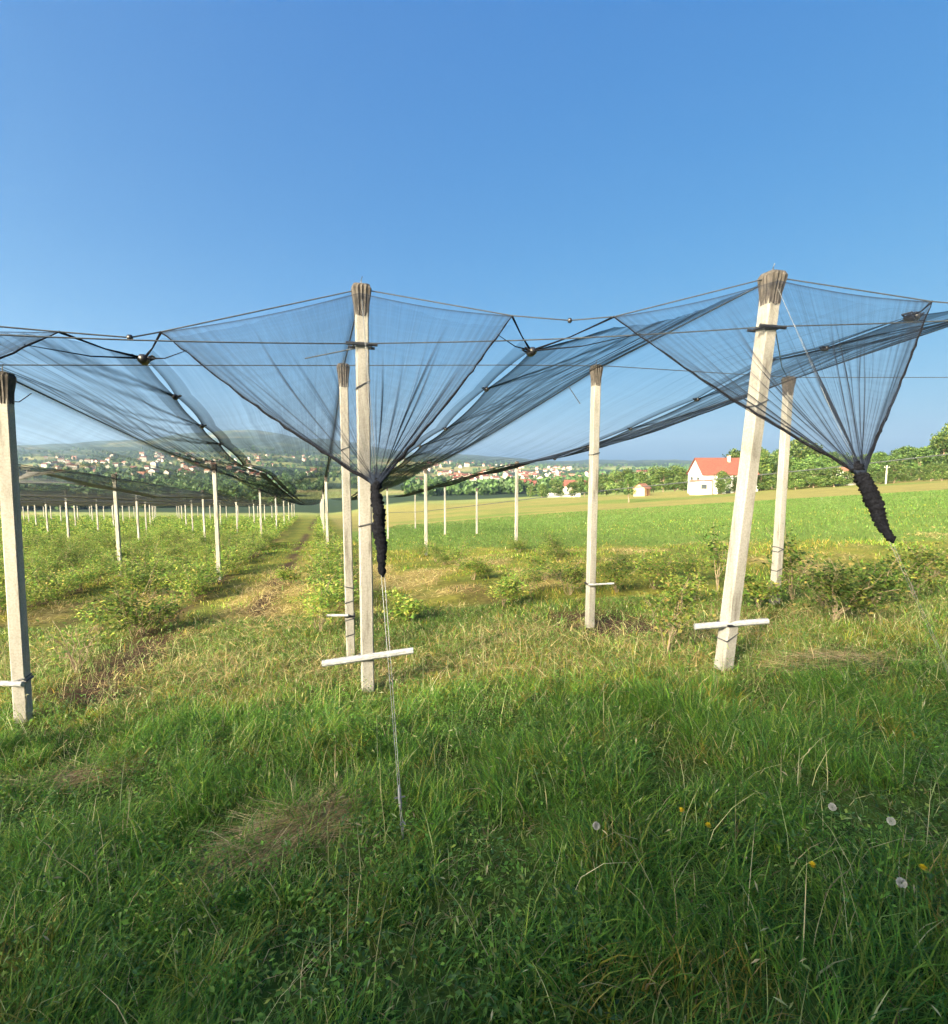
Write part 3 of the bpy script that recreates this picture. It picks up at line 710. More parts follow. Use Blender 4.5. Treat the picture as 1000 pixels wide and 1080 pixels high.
for r in 'ABCD':
    root = empty('hail_net', ENDT[r]); tag(root, NETL[r], 'hail net', 'hail nets over the rows'); loc = np.array(root.location)
    for vk in SH[r]:
        s = sheet(r, vk, sd, dens=DEN[(r, vk)]); sd += 1; net_obj('net_sheet', s, root, M_NET2 if vk == ('L1', 'A') else M_NET)
        Rl = s[3]
    m = MB(); m.tube([p-loc for p in Rl[::2]], .007, 5); m.build('ridge_cable', M_WIRE, root)
    L_, R_ = corner[r]; G = {'A': GA, 'B': GB, 'C': GC, 'D': GD}[r]; top = ENDT[r]+np.array([0, -.09, -.06])
    net_obj('net_curtain', fan(L_, top, R_, G, 40+sd), root)
    # stretched corner triangles from the curtain to the first valley clips
    for vk in SH[r]:
        c0 = VAL[vk][0]; co = R_ if vk[0] == r else L_
        if r in 'BC' or (r == 'A' and vk == ('A', 'B')):
            tri = []
            m = MB(); m.tube([co-loc, (co+c0)/2-loc+np.array([0, 0, -.02]), c0-loc], [.010, .006, .012], 6)
            e = co+(G-co)*.13; m.tube([e-loc, (e+c0)/2-loc+np.array([0, 0, -.03]), c0-loc], [.003, .005, .009], 5); m.build('hem_rope', M_ROLL, root)
            na = 24; V = []; cv = []
            for i in range(na+1):
                for j in range(na+1):
                    p = (ENDT[r]+(co-ENDT[r])*(j/na)); rr_ = ridge_line(r, np.array([c0[1]]))[0]; q = rr_+(c0-rr_)*(j/na); f = i/na
                    V.append(p+(q-p)*f+np.array([0, 0, -.05*math.sin(PI*f)])); cv.append(.06+.05*random.random())
    st = {'A': GA, 'B': GB, 'C': GC, 'D': GD}[r]; an = {'A': ANA, 'B': AN1, 'C': AN2, 'D': AND}[r]
    if r == 'B': p0 = guy_at(E1t, AN1, 506); p1 = guy_at(E1t, AN1, 609); rad = .043
    elif r == 'C': p0 = guy_at(E2t, AN2, 488); p1 = guy_at(E2t, AN2, 573); rad = .047
    else: p0 = st; d = an-st; p1 = st+d/np.linalg.norm(d)*.65; rad = .055
    ro = roll(p0-loc, p1-loc, rad, sd).build('net_roll', M_ROLL, root, True)
    for co in (L_, R_):
        bunch(co-loc, st-loc, None, .003, .011).build('rolled_hem', M_ROLL, root)
for k in range(1, 14):
    r = 'L%d' % k; vb = ('L1', 'A') if k == 1 else ('L%d' % k, 'L%d' % (k-1)); va = ('L%d' % (k+1), 'L%d' % k)
    p = ridge(r, 6.); root = empty('hail_net', p); tag(root, 'low grey hail net over the dense bushes at far left', 'hail net', 'hail nets over the rows')
    for vk in (va, vb):
        s = sheet(r, vk, 60+k, fine=False, dens=.05, nw=20); net_obj('net_sheet', s, root, M_NET2)
    m = MB(); m.tube([q-p for q in s[3][::2]], .010, 4); m.build('ridge_cable', M_WIRE, root)

# clips in the valleys
CLG = 'clips joining the nets'
cp = None
for vk, pts in VAL.items():
    if vk[0].startswith('L') and vk != ('L1', 'A'): continue
    lab = {('A', 'B'): 'small black clip along the shiny slanting net seam at left', ('B', 'C'): 'small black clip on the net seam between the two end posts',
           ('C', 'D'): 'black clip on the narrow net band at right', ('L1', 'A'): 'black clip on the lowest dark net hem at left'}[vk]
    for i, p in enumerate(pts):
        if p[1] > 32: break
        nx = pts[min(i+1, len(pts)-1)]; d = (nx-p) if i+1 < len(pts) else p-pts[i-1]; rz = math.atan2(d[1], d[0])
        if cp is None:
            root = empty('net_clip', p, rz); m = MB()
            V = []; prof = [(.0, .018), (.02, .034), (.07, .036), (.10, .026), (.12, .01)]
            m.tube([(x-.06, 0, -.01) for x, _ in prof], [q for _, q in prof], 8); m.build('clip_body', M_CLIP, root, True)
            m = MB()
            for s_ in (-1, 1): m = MB(); m.tube([(-.04, s_*.02, -.01), (-.04, s_*.06, .012), (.03, s_*.06, .012), (.03, s_*.02, -.01)], .008, 5); m.build('clip_hook', M_CLIP, root); cp = root; o = root
        else: o = dup(cp, p, rz)
        big = 1.25 if (i == 0 and vk in (('A', 'B'), ('B', 'C'), ('C', 'D'))) else .85
        o.scale = (big,)*3
        tag(o, lab.replace('small black', 'large black').replace('black clip on the narrow', 'large black clip at the end of the narrow') if big > 1 else lab, 'clip', CLG)

# ------------------------------------------------------------------ cables
def cable(name, pts, rad, label, cat, sag=0., m_=None, group=None):
    P = [np.array(p, float) for p in pts]; out = []
    for a, b in zip(P[:-1], P[1:]):
        for i in range(12): f = i/12; q = a+(b-a)*f; q = q+np.array([0, 0, -sag*math.sin(PI*f)]); out.append(q)
    out.append(P[-1]); c = out[0]; mb = MB(); mb.tube([q-c for q in out], rad, 5); o = mb.build(name, m_ or M_WIRE, None, False, tuple(c)); tag(o, label, cat, group); return o
cl1 = at(137, 356, (EAt[1]+E1t[1])/2); cl2 = at(601, 338, (E1t[1]+E2t[1])/2); cl3 = at(1030, 322, 4.6)
cable('front_cable', [EAt, corner['A'][1], cl1, corner['B'][0], E1t], .006, 'front cable from the tall end post sagging left to the seam clip', 'cable')
cable('front_cable', [E1t, corner['B'][1], cl2, corner['C'][0], E2t], .006, 'front cable sagging between the two end posts', 'cable')
cable('front_cable', [E2t, corner['C'][1], cl3, corner['D'][0], EDt], .006, 'front cable running right from the leaning end post', 'cable')
for p, lab in ((cl1, 'tiny dark clamp where two cables cross above the left seam'), (cl2, 'tiny dark clamp on the cable midway between the end posts')):
    m = MB(); m.tube([(-.02, 0, 0), (-.012, 0, 0), (.012, 0, 0), (.02, 0, 0)], [.006, .022, .022, .006], 8); m.tube([(0, -.012, -.02), (0, .012, .02)], .007, 5)
    tag(m.build('cable_clamp', M_CLIP, None, True, tuple(p)), lab, 'clamp')
br = lambda b, t, h: b+(t-b)*(h/(t[2]-b[2]))
e1 = br(E1b, E1t, 3.35); e2 = br(E2b, E2t, 3.25); ea = br(EAb, EAt, 3.15); ed = br(EDb, EDt, 3.2)
off = np.array([0, -.08, 0])
cable('bracket_cable', [ea+off, e1+off, e2+off, ed+off], .006, 'cable strung between the end posts at their brackets', 'cable', .03)
a2, b2, c2, d2_ = (at(5, 385, A2b[1]+.15), at(362, 385.5, B2b[1]), at(640, 386, C2b[1]), at(832, 398, D2b[1]))
cable('row_cable', [at(-150, 385, 4.2), a2, b2, at(540, 385, 6.8), c2, d2_, at(1100, 398, 9.2)], .006, 'thin level cable crossing behind the end posts from post to post', 'cable')
for r in 'ABCD':
    pass
# brace wires from the second bracket
p = br(E1b, E1t, 3.34); cable('brace_wire', [p, at(322, 378, 5.6)], .007, 'short slanting wire stub left of the tall end post bracket', 'wire')
p = at(600, 408, 7.6); cable('brace_wire', [p, at(612, 426, 7.6)], .007, 'short wire end dangling from the net edge left of the soil post', 'wire')
cable('brace_wire', [e2+np.array([.05, -.05, 0]), at(825, 388, 6.8), D2t], .005, 'thin wire slanting from the leaning post to the post behind it', 'wire')
cable('brace_wire', [A2t+np.array([.08, 0, -.22]), at(20, 424, A2b[1]+.2), at(33, 415, A2b[1]+.4)], .005, 'thin curved wire beside the cap of the left edge post', 'wire')
# far low cable over the field
pts = []
for u, v, y in ((385, 541, 48), (440, 540, 42), (503, 533, 33), (560, 526, 29), (640, 517, 26), (720, 509, 24), (800, 501, 22.5), (870, 494, 21.5), (1010, 478, 20)): pts.append(at(u, v, y))
cable('field_cable', pts, .022, 'dark sagging cable running low over the green field', 'cable')

# guys and anchors
def guy(t, an, label, turn, sr=.002):
    root = empty('guy_wire', an); tag(root, label, 'guy wire', 'guy wires of the end posts'); loc = np.array(an); d = (t-an); L_ = np.linalg.norm(d); d = d/L_
    s = np.cross(d, [0, 0, 1.]); s /= np.linalg.norm(s)
    for k in (-1, 1):
        m = MB(); m.tube([d*.02+s*k*.004, d*(L_*.45)+s*k*.012, d*L_], sr, 5); m.build('strand', M_STEEL, root)
    m = MB(); m.tube([d*turn-d*.06, d*turn-d*.04, d*turn+d*.04, d*turn+d*.06], [.004, .010, .010, .004], 8); m.tube([d*turn+s*.03, d*turn-s*.03], .005, 6); m.build('tensioner', M_STEEL, root)
    m = MB(); m.tube([(0, 0, -.2), (0, 0, .06), (.012, 0, .085), (0, .012, .10), (-.012, 0, .085), (0, 0, .06)], .006, 6); m.build('anchor_eye', M_STEEL, root)
guy(E1t, AN1, 'twin steel guy wire running down from the net roll to the grass in the centre', .20)
guy(E2t, AN2, 'pale twin guy wire at the right edge below the black net roll', .30, .0011)
guy(EAt, ANA, 'guy wire of the end post outside the left edge', .3)
guy(EDt, AND, 'guy wire of the end post outside the right edge', .3)

# ------------------------------------------------------------------ bushes
BL = [(.095, .175, .028), (.15, .23, .036), (.24, .27, .05), (.06, .12, .025), (.33, .28, .08)]
def bush_mesh(seed, h, w, nl, nst, wts, size, bare=.25, up=.3):
    global rng
    old = rng; rng = np.random.default_rng(seed); rr = rng
    mb = MB(); ends = []
    for k in range(nst):
        a = rr.uniform(0, 6.28); l = rr.uniform(.55, 1)*h; sp = w*.5*rr.uniform(.3, 1)
        p = [np.array([0, 0, -.05])]; q = 5
        for i in range(1, q+1):
            f = i/q; p.append(np.array([math.cos(a)*sp*f**1.3, math.sin(a)*sp*f**1.3, l*f*(1-.12*f)])+rr.normal(0, .02, 3))
        mb.tube(p, [.006*(1-.75*i/q)+.0015 for i in range(q+1)], 5); ends.append(p)
        for b in range(3):
            f = rr.uniform(.35, .8); s = p[0]+(p[-1]-p[0])*f; e = s+np.array([rr.normal(0, .12), rr.normal(0, .12), rr.uniform(.08, .25)])*h; mb.tube([s, (s+e)/2+rr.normal(0, .015, 3), e], [.003, .0025, .0015], 4); ends.append([s, (s+e)/2, e])
    P = np.empty((nl, 3)); 
    for i in range(nl):
        e = ends[rr.integers(len(ends))]; f = bare+(1-bare)*rr.random()**.7; k = f*(len(e)-1); j = min(int(k), len(e)-2); P[i] = e[j]+(e[j+1]-e[j])*(k-j)
    P += rr.normal(0, 1, (nl, 3))*np.array([.075*w+.02, .075*w+.02, .05*h])
    P[:, 2] = np.maximum(P[:, 2], .03)
    cl = palette(nl, BL, wts); az = rr.uniform(0, 6.28, nl)
    V, Fq, C = leaves(P, az, rr.uniform(-.5, .8, nl)+up*0, rr.uniform(.7, 1.3, nl)*size, rr.uniform(.4, .62, nl), cl)
    rng = old
    return mb, (V, Fq, C)
def bush(name, label, cat, group, loc, seed, **kw):
    mb, (V, Fq, C) = bush_mesh(seed, **kw); root = empty(name, loc, random.uniform(0, 6)); tag(root, label, cat, group)
    mb.build('stems', M_TWIG, root); link('foliage', np_mesh('foliage', V, Fq, [M_LEAF], False, col=C), root); return root
BG = 'bushes planted along the rows'
# measured single bushes
def gnd(u, v): return ground(u, v)
bush('bush', 'small yellow green bush on a bare stem between the soil post and the leaning post', 'bush', BG, gnd(703, 690), 101, h=1.0, w=.75, nl=650, nst=5, wts=[2, 4, 5, 1, 2], size=.06, bare=.35)
bush('bush', 'tall thin dark shrub sticking up left behind the leaning post', 'bush', BG, gnd(757, 622), 102, h=1.45, w=.55, nl=330, nst=5, wts=[3, 2, 1, 4, .3], size=.085, bare=.3)
bush('bush', 'leafy dark shrub growing against the post with two wire ties', 'bush', BG, gnd(836, 634), 103, h=1.45, w=.95, nl=520, nst=6, wts=[3, 3, 1, 3, .5], size=.085, bare=.3)
bush('bush', 'broad bush right of the post with two wire ties, below the hanging roll', 'bush', BG, gnd(880, 655), 104, h=.95, w=1.3, nl=1700, nst=9, wts=[3, 4, 2, 2, 1], size=.065)
bush('bush', 'low green bush at right below the tip of the net roll', 'bush', BG, gnd(925, 640), 105, h=.9, w=1.2, nl=1400, nst=8, wts=[3, 4, 1, 3, 1], size=.065)
bush('bush', 'bush with bare pale stems left of the thin spotted post', 'bush', BG, gnd(338, 668), 106, h=.95, w=.9, nl=1000, nst=7, wts=[3, 4, 3, 1, 1], size=.058, bare=.5)
bush('bush', 'sparse bush with bare branches near the foot of the left edge post', 'bush', BG, gnd(82, 712), 107, h=.75, w=.9, nl=260, nst=10, wts=[3, 4, 2, 2, 1], size=.05, bare=.5)
bush('bush', 'nearly leafless pale branched bush on the soil left of the straw', 'bush', BG, gnd(152, 672), 108, h=.6, w=.7, nl=60, nst=12, wts=[3, 4, 2, 2, 1], size=.05, bare=.6)
bush('bush', 'small leafy bush on the soil strip right of the left edge post', 'bush', BG, gnd(104, 668), 109, h=.85, w=1.0, nl=700, nst=7, wts=[3, 4, 2, 2, 1], size=.055, bare=.3)
bush('bush', 'yellowish dry stalk bush between the leaning post and the bush at right', 'bush', BG, gnd(868, 640), 110, h=.8, w=.4, nl=120, nst=8, wts=[0, 1, 3, 0, 5], size=.06)
for u, v, s, lab in ((60, 640, .85, 'bush just right of the left edge post, behind the bare twigs'), (160, 632, .8, 'bush standing alone in the grass right of the left edge post'), (215, 622, .85, 'green bush on the soil strip left of the dirt path'), (305, 618, .7, 'small bush at the left foot of the thin spotted post'), (430, 655, .55, 'tiny bush in the dry grass right of the central net roll'), (530, 640, .8, 'low bush in the middle strip right of the guy wire'), (600, 628, .9, 'green bush left of the soil post'), (650, 625, .8, 'green bush right of the soil post before the field'),
                  (690, 622, .9, 'bush between the soil post and the leaning post at the field edge'), (575, 612, .9, 'bush in front of the slim white distant post'), (720, 640, .6, 'small bush left of the leaning post'),
                  (960, 630, .9, 'bush at the right edge of the orchard strip'), (800, 640, .7, 'bush just left of the post with wire ties'), (500, 612, .8, 'bush by the distant slim posts'), (985, 610, .9, 'green bush at the far right edge before the field')):
    bush('bush', lab, 'bush', BG, gnd(u, v), 120+u, h=s, w=s*1.3, nl=1150, nst=6, wts=[3, 4, 3, 1, 1.2], size=.062)
# the planted rows at left: one mesh per variety, copied
VAR = []
for k, (h, w, nl) in enumerate(((1.05, 1.35, 1300), (.9, 1.4, 1200), (1.2, 1.25, 1300), (.8, 1.2, 1000))):
    mb, (V, Fq, C) = bush_mesh(300+k, h, w, nl, 8, [4, 4, 3, 2, 1], .07, bare=.15); ns = len(mb.V)
    VAR.append((mb, (V, Fq, C)))
cand = []
for r in ['A', 'B']+names:
    x0, y0, z0, d, e = ROWS[r]; y = 8.0 if r == 'A' else 8.2 if r == 'B' else 3.5
    while y < 108:
        x = row_x(r, y)+random.uniform(-.18, .18); dens = .95 if r not in 'AB' else (.7 if y < 11 else .95)
        if -1.12 < x/y and random.random() < dens*.97: cand.append((x, y, r))
        y += random.uniform(.75, 1.0)
    if r.startswith('L') or r == 'A':      # middle planted line between the post rows
        y = 12. if r == 'A' else 4.
        while y < 108:
            x = row_x(r, y)-1.75+random.uniform(-.2, .2)
            if -1.12 < x/y: cand.append((x, y, r+'m'))
            y += random.uniform(.8, 1.1)
for r in 'CD':
    y = 10.
    while y < 20: cand.append((row_x(r, y)+random.uniform(-.4, .4), y, r)); y += random.uniform(1.0, 1.6)
cand.sort(key=lambda c: c[1]); single, rest = cand[:275], cand[275:]
bm_cache = {}
for i, (x, y, r) in enumerate(single):
    k = random.randrange(4); loc = (x, y, g1(x, y)-.02); sc = random.uniform(.72, 1.12)*(.75 if r in 'CD' else 1)
    lab = 'green bush in the row behind the tall end post' if r == 'B' else 'green bush in the row at left beside the dirt path' if r in ('A', 'Am') else 'bush on the weedy strip in front of the field' if r in 'CD' else 'green bush in the dense rows under the nets at far left'
    if k not in bm_cache:
        mb, (V, Fq, C) = VAR[k]; root = empty('bush', loc); mb.build('stems', M_TWIG, root); link('foliage', np_mesh('foliage', V, Fq, [M_LEAF], False, col=C), root); bm_cache[k] = root; o = root; o.scale = (sc,)*3
    else: o = dup(bm_cache[k], loc, random.uniform(0, 6.28), sc)
    tag(o, lab, 'bush', BG)
PV, PF, PC = [], [], []; off_ = 0
for (x, y, r) in rest:
    V, Fq, C = VAR[random.randrange(4)][1]; q = len(Fq); n = 150 if y < 40 else 70 if y < 70 else 40
    pick = rng.choice(q, n, replace=False); Vq = V.reshape(-1, 4, 3)[pick]; ctr = Vq.mean(1, keepdims=True); Vq = ctr+(Vq-ctr)*(2.0 if y < 40 else 3. if y < 70 else 4.)
    a = random.uniform(0, 6.28); Rm = np.array([[math.cos(a), math.sin(a), 0], [-math.sin(a), math.cos(a), 0], [0, 0, 1]]); Vq = Vq.reshape(-1, 3)@Rm+np.array([x, y, g1(x, y)])
    PV.append(Vq); PC.append(C.reshape(-1, 4, 3)[pick].reshape(-1, 3)*random.uniform(.8, 1.2)); PF.append(np.arange(n*4).reshape(-1, 4)+off_); off_ += n*4
tag(link('bushes', np_mesh('bushes', np.vstack(PV), np.vstack(PF), [M_LEAF], False, col=np.vstack(PC))), 'far rows of green bushes running down to the valley under the nets', 'bushes', kind='stuff')

# ------------------------------------------------------------------ trees
def crown_mesh(seed, W_, H_, base, nl, size, cols, conif=False):
    r = np.random.default_rng(seed); nb = 16; cs = []; rs = []
    for i in range(nb):
        f = r.random(); z = base+(H_-base)*(.12+.80*f); wid = W_*.5*(math.sin(PI*min(.97, .18+.74*f))**.7)*.72
        a = r.uniform(0, 6.28); q = math.sqrt(r.random())*wid; cs.append((math.cos(a)*q, math.sin(a)*q, z)); rs.append(W_*r.uniform(.15, .27))
    cs = np.array(cs); rs = np.array(rs); i = r.integers(nb, size=nl); d = r.normal(0, 1, (nl, 3)); d /= np.linalg.norm(d, axis=1)[:, None]
    P = cs[i]+d*(rs[i]*r.uniform(.55, 1.05, nl))[:, None]*np.array([1, 1, .8])
    tint = r.uniform(.75, 1.3, nb)[i][:, None]; c = np.array(cols)[r.integers(len(cols), size=nl)]*tint*r.uniform(.75, 1.25, (nl, 1))
    az = r.uniform(0, 6.28, nl); pi_ = r.uniform(-.9, .9, nl); L_ = r.uniform(.6, 1.4, nl)*size
    dd = np.stack([np.cos(az)*np.cos(pi_), np.sin(az)*np.cos(pi_), np.sin(pi_)], -1); s = np.cross(dd, r.normal(0, 1, (nl, 3))); s /= np.linalg.norm(s, axis=1)[:, None]
    V = np.stack([P-dd*L_[:, None]*.5, P+s*L_[:, None]*.32, P+dd*L_[:, None]*.5, P-s*L_[:, None]*.32], 1).reshape(-1, 3)
    return V, np.arange(nl*4).reshape(-1, 4), np.repeat(c, 4, 0), cs
TC = [(.038, .078, .018), (.055, .10, .021), (.08, .125, .028), (.028, .06, .017)]
def make_tree(seed, W_, H_, base, nl, size, cols=TC):
    V, Fq, C, cs = crown_mesh(seed, W_, H_, base, nl, size, cols); root = empty('tree', (0, 0, 0))
    m = MB(); top = H_*.72; m.tube([(0, 0, -.4), (.02*W_, 0, base*.6), (0, .03*W_, base+.15*H_), (0, 0, top)], [.035*H_, .027*H_, .02*H_, .006*H_], 8)
    for c in cs[:7]: s = np.array([0, 0, base*.7+.25*(c[2]-base)]); m.tube([s, (s+c)/2+np.array([0, 0, -.03*H_]), c], [.012*H_, .009*H_, .003*H_], 5)
    m.build('trunk', M_BARK, root); link('crown', np_mesh('crown', V, Fq, [M_TREE], False, col=C), root); return root
TP = [make_tree(500, 8, 10, 1.2, 3000, .55), make_tree(501, 9, 9, .8, 3000, .55, [(.045, .085, .016), (.065, .105, .022), (.09, .115, .026), (.03, .06, .015)]),
      make_tree(502, 6.5, 12, 1.5, 2800, .5), make_tree(503, 6, 6, .3, 1800, .45, [(.038, .078, .016), (.06, .10, .022), (.085, .11, .03)])]
used = set()
def tree(k, u, v, y, hgt, label, group, wid=1.):
    p = at(u, v, y); x = p[0]; z = g1(x, y); H0 = (10, 9, 12, 6)[k]; s = hgt/H0; ss = (s*wid, s*wid, s)
    if k not in used: o = TP[k]; used.add(k); o.location = (x, y, z); o.scale = ss
    else: o = dup(TP[k], (x, y, z), random.uniform(0, 6.28), ss)
    tag(o, label, 'tree', group); return o
WG = 'trees of the wood at right'; HG = 'trees along the far edge of the field'
def wood_top(u): return np.interp(u, [770, 800, 850, 900, 925, 950, 975, 1000, 1060], [478, 466, 464, 470, 474, 464, 460, 446, 440])
rw = random.Random(5)
for u in range(772, 1075, 11):
    for layer in range(2):
        uu = u+rw.uniform(-6, 6); y = rw.uniform(112, 124)+layer*16
        x = at(uu, 500, y)[0]; z = g1(x, y); vt = wood_top(uu)+rw.uniform(0, 10)+(7 if layer == 0 else 0)
        zt = at(uu, vt, y)[2]; h = max(4.5, zt-z)
        k = rw.choice([0, 1, 2, 0]); tree(k, uu, 500, y, h, 'dark leafy tree in the wood rising at the right edge' if uu > 900 else 'leafy tree in the belt behind the two right posts', WG, rw.uniform(.75, 1.05)*max(.6, min(1, 9/h)))
for u in range(776, 1070, 9):   # low edge bushes
    y = 104+rw.uniform(-3, 3); tree(3, u+rw.uniform(-4, 4), 500, y, rw.uniform(2.2, 4.2), 'low bush at the foot of the wood', WG, rw.uniform(.9, 1.3))
for u, y, h in ((560, 210, 6), (572, 190, 6), (590, 200, 7), (604, 175, 6), (617, 185, 8), (630, 170, 8.5), (640, 190, 9), (650, 165, 9), (662, 175, 10), (676, 160, 8), (690, 165, 9.5), (700, 150, 8), (712, 170, 9.5), (722, 150, 7), (585, 260, 9), (612, 260, 10), (640, 250, 12), (700, 240, 12), (715, 230, 12), (795, 150, 11)):
    tree(rw.choice([0, 1, 1, 3]), u, 500, y, h*.82, 'green tree in the hedge line beyond the field left of the white house', HG, rw.uniform(.9, 1.2))
tree(2, 664, 500, 84, 5.2, 'small dark cone shaped tree standing in the meadow by the tan shed', HG, .8)
tree(1, 762, 500, 99, 4.2, 'small green tree against the white house wall', HG, .9)
# trees on the rise behind the viewer, they shade the foreground
SG = 'trees behind the viewer shading the foreground'
sun_el, sun_h = math.radians(27), np.array([-.61, -.79])/np.hypot(.61, .79)
def shade_tree(bx, by, dist, k, extra=0.):
    p = np.array([bx, by])+sun_h*dist; z = g1(*p); zb = g1(bx, by); h = (dist*math.tan(sun_el)+zb-z)*.90+extra
    H0 = (10, 9, 12, 6)[k]; o = dup(TP[k], (p[0], p[1], z), random.uniform(0, 6), (h/H0*1.05, h/H0*1.05, h/H0)); tag(o, 'leafy tree outside the picture whose shade falls over the foreground grass', 'tree', SG)
bxs = [(-8.5, .4), (-7.2, 1.3), (-5.9, 2.1), (-4.6, 2.8), (-3.3, 3.6), (-2.1, 4.3), (-.9, 4.4), (.3, 4.8), (1.5, 4.6), (2.7, 4.4), (3.9, 5.0), (5.2, 5.3), (6.5, 5.6), (8, 6.0), (9.5, 6.4)]
for i, (bx, by) in enumerate(bxs):
    shade_tree(bx, by, 11+rw.uniform(-.8, .8), rw.choice([0, 1, 3]), rw.uniform(-.2, .1))

# ------------------------------------------------------------------ houses
def gable(mb, w, d, h, rh, rz=0, over=.35, mw=0, mr=1, c=(0, 0, 0)):
    x, y = w/2, d/2; cx, cy, cz = c
    mb.add([(cx-x, cy-y, cz), (cx+x, cy-y, cz), (cx+x, cy+y, cz), (cx-x, cy+y, cz), (cx-x, cy-y, cz+h), (cx+x, cy-y, cz+h), (cx+x, cy+y, cz+h), (cx-x, cy+y, cz+h), (cx-x, cy, cz+h+rh), (cx+x, cy, cz+h+rh)],
           [[0, 1, 5, 4], [2, 3, 7, 6], [1, 2, 6, 9, 5], [3, 0, 4, 8, 7]], mw)
def gable_roof(mb, w, d, h, rh, over=.35, t=.18, c=(0, 0, 0), m=0):
    cx, cy, cz = c; x = w/2+over; y = d/2+over; dr = over*rh/(d/2); z0 = cz+h-dr+.02; z1 = cz+h+rh+.02
    for s in (-1, 1):
        V = [(cx-x, cy+s*y, z0), (cx+x, cy+s*y, z0), (cx+x, cy, z1), (cx-x, cy, z1)]; V += [(a, b, z+t) for a, b, z in V]
        mb.add(V, [[0, 1, 2, 3], [4, 7, 6, 5], [0, 4, 5, 1], [1, 5, 6, 2], [3, 7, 4, 0]], m)
def win(root, x, y, z, w, h):
    m = MB(); m.box((x, y, z), (w, .08, h)); f = m.build('window', M_WHITE, root); m = MB(); m.box((x, y-.03, z), (w-.16, .08, h-.16)); m.build('pane', M_GLASS, f)
# the white house beyond the field
y = 105.; xl = at(742, 500, y)[0]; xr = at(797, 500, y)[0]; w = xr-xl; zb = at(760, 522.5, y)[2]; he = at(760, 500, y)[2]-zb; hr = at(760, 483.5, y)[2]-zb
root = empty('house', ((xl+xr)/2, y+3.5, zb), -.05); tag(root, 'white house with orange tiled roof beyond the green field', 'house')
m = MB(); gable(m, w, 8.5, he, hr-he); m.build('wall', M_WHITE, root)
m = MB(); gable_roof(m, w, 8.5, he, hr-he); ro = m.build('roof', M_ROOF, root); m = MB(); m.box((1.0, -1.0, hr-.2), (.5, .5, 1.6)); m.build('chimney', M_PINK, ro)
m = MB(); gable(m, 3.6, 3, he-.9, .01, c=(-w/2+3.2, -5.2, 0)); m.box((-w/2+3.2, -5.2, he-.82), (3.6, 3, .16)); m.build('bay', M_WHITE, root)
m = MB(); m.box((-w/2-.6, -4.6, 1.5), (3.2, 3.4, 3.0)); m.build('annex', M_CREAM, root)
m = MB(); m.box((w/2-2.4, -5.4, 1.35), (3.2, 2.2, .16)); m.box((w/2-3.9, -6.4, .65), (.15, .15, 1.3)); m.box((w/2-.9, -6.4, .65), (.15, .15, 1.3)); m.box((w/2-2.4, -6.4, 1.95), (3.2, .08, .08)); m.build('balcony', M_WHITE, root)
for x_ in (-w/2+2.4, -w/2+4.0): m = MB(); m.box((x_, -6.73, 3.0), (.9, .08, 1.2)); m.box((x_, -6.73, .95), (.9, .08, 1.2)); m.build('window', M_GLASS, root)
for x_, z_ in ((w/2-3.4, 2.9), (w/2-1.6, 2.9), (w/2-3.2, .9), (w/2-1.4, .9)): win(root, x_, -4.28, z_, 1.2, 1.4)
m = MB(); m.box((-w/2-.03, -1.6, 3.0), (.08, 1.0, 1.3)); m.build('window', M_GLASS, root); m = MB(); m.box((-w/2-.03, 1.8, 3.0), (.08, 1.0, 1.3)); m.build('window', M_GLASS, root)
m = MB(); m.box((-w/2-.6, -6.33, 1.9), (1.1, .08, .9)); m.build('window', M_GLASS, root); m = MB(); m.box((-w/2-.6, -4.6, 3.08), (3.5, 3.7, .14)); m.build('annex_roof', M_ROOF2, root)
# tan shed
y = 118.; p = at(677, 523.5, y); root = empty('shed', (p[0], y, p[2]), .9); tag(root, 'small tan shed with brown gable roof left of the white house', 'shed')
m = MB(); gable(m, 3.6, 2.6, 1.9, .95); m.build('wall', M_WOOD, root); m = MB(); gable_roof(m, 3.6, 2.6, 1.9, .95, .25, .1); m.build('roof', M_ROOF2, root); m = MB(); m.box((0, -1.32, .85), (.8, .06, 1.7)); m.build('door', M_ROOF2, root)
# low white wall
y = 200.; a_ = at(577, 524, y); b_ = at(612, 522.5, y); root = empty('garden_wall', ((a_[0]+b_[0])/2, y, a_[2]-.6)); tag(root, 'long low white wall at the far edge of the field', 'wall'); m = MB(); m.box((0, 0, .8), (b_[0]-a_[0], .3, 2.4)); m.box((0, 0, 2.06), (b_[0]-a_[0]+.1, .42, .12)); m.build('wall_body', M_WHITE, root)
# white cottage half hidden behind the net knot
y = 108.; p = at(894, 515, y); root = empty('house', (p[0], y, g1(p[0], y)), .3); tag(root, 'pale cottage half hidden among trees behind the net knot', 'house'); m = MB(); gable(m, 4.6, 4, 2.3, 1.3); m.build('wall', M_WHITE, root); m = MB(); gable_roof(m, 4.6, 4, 2.3, 1.3); m.build('roof', M_ROOF2, root); win(root, -.9, -2.02, 1.2, .8, .9)
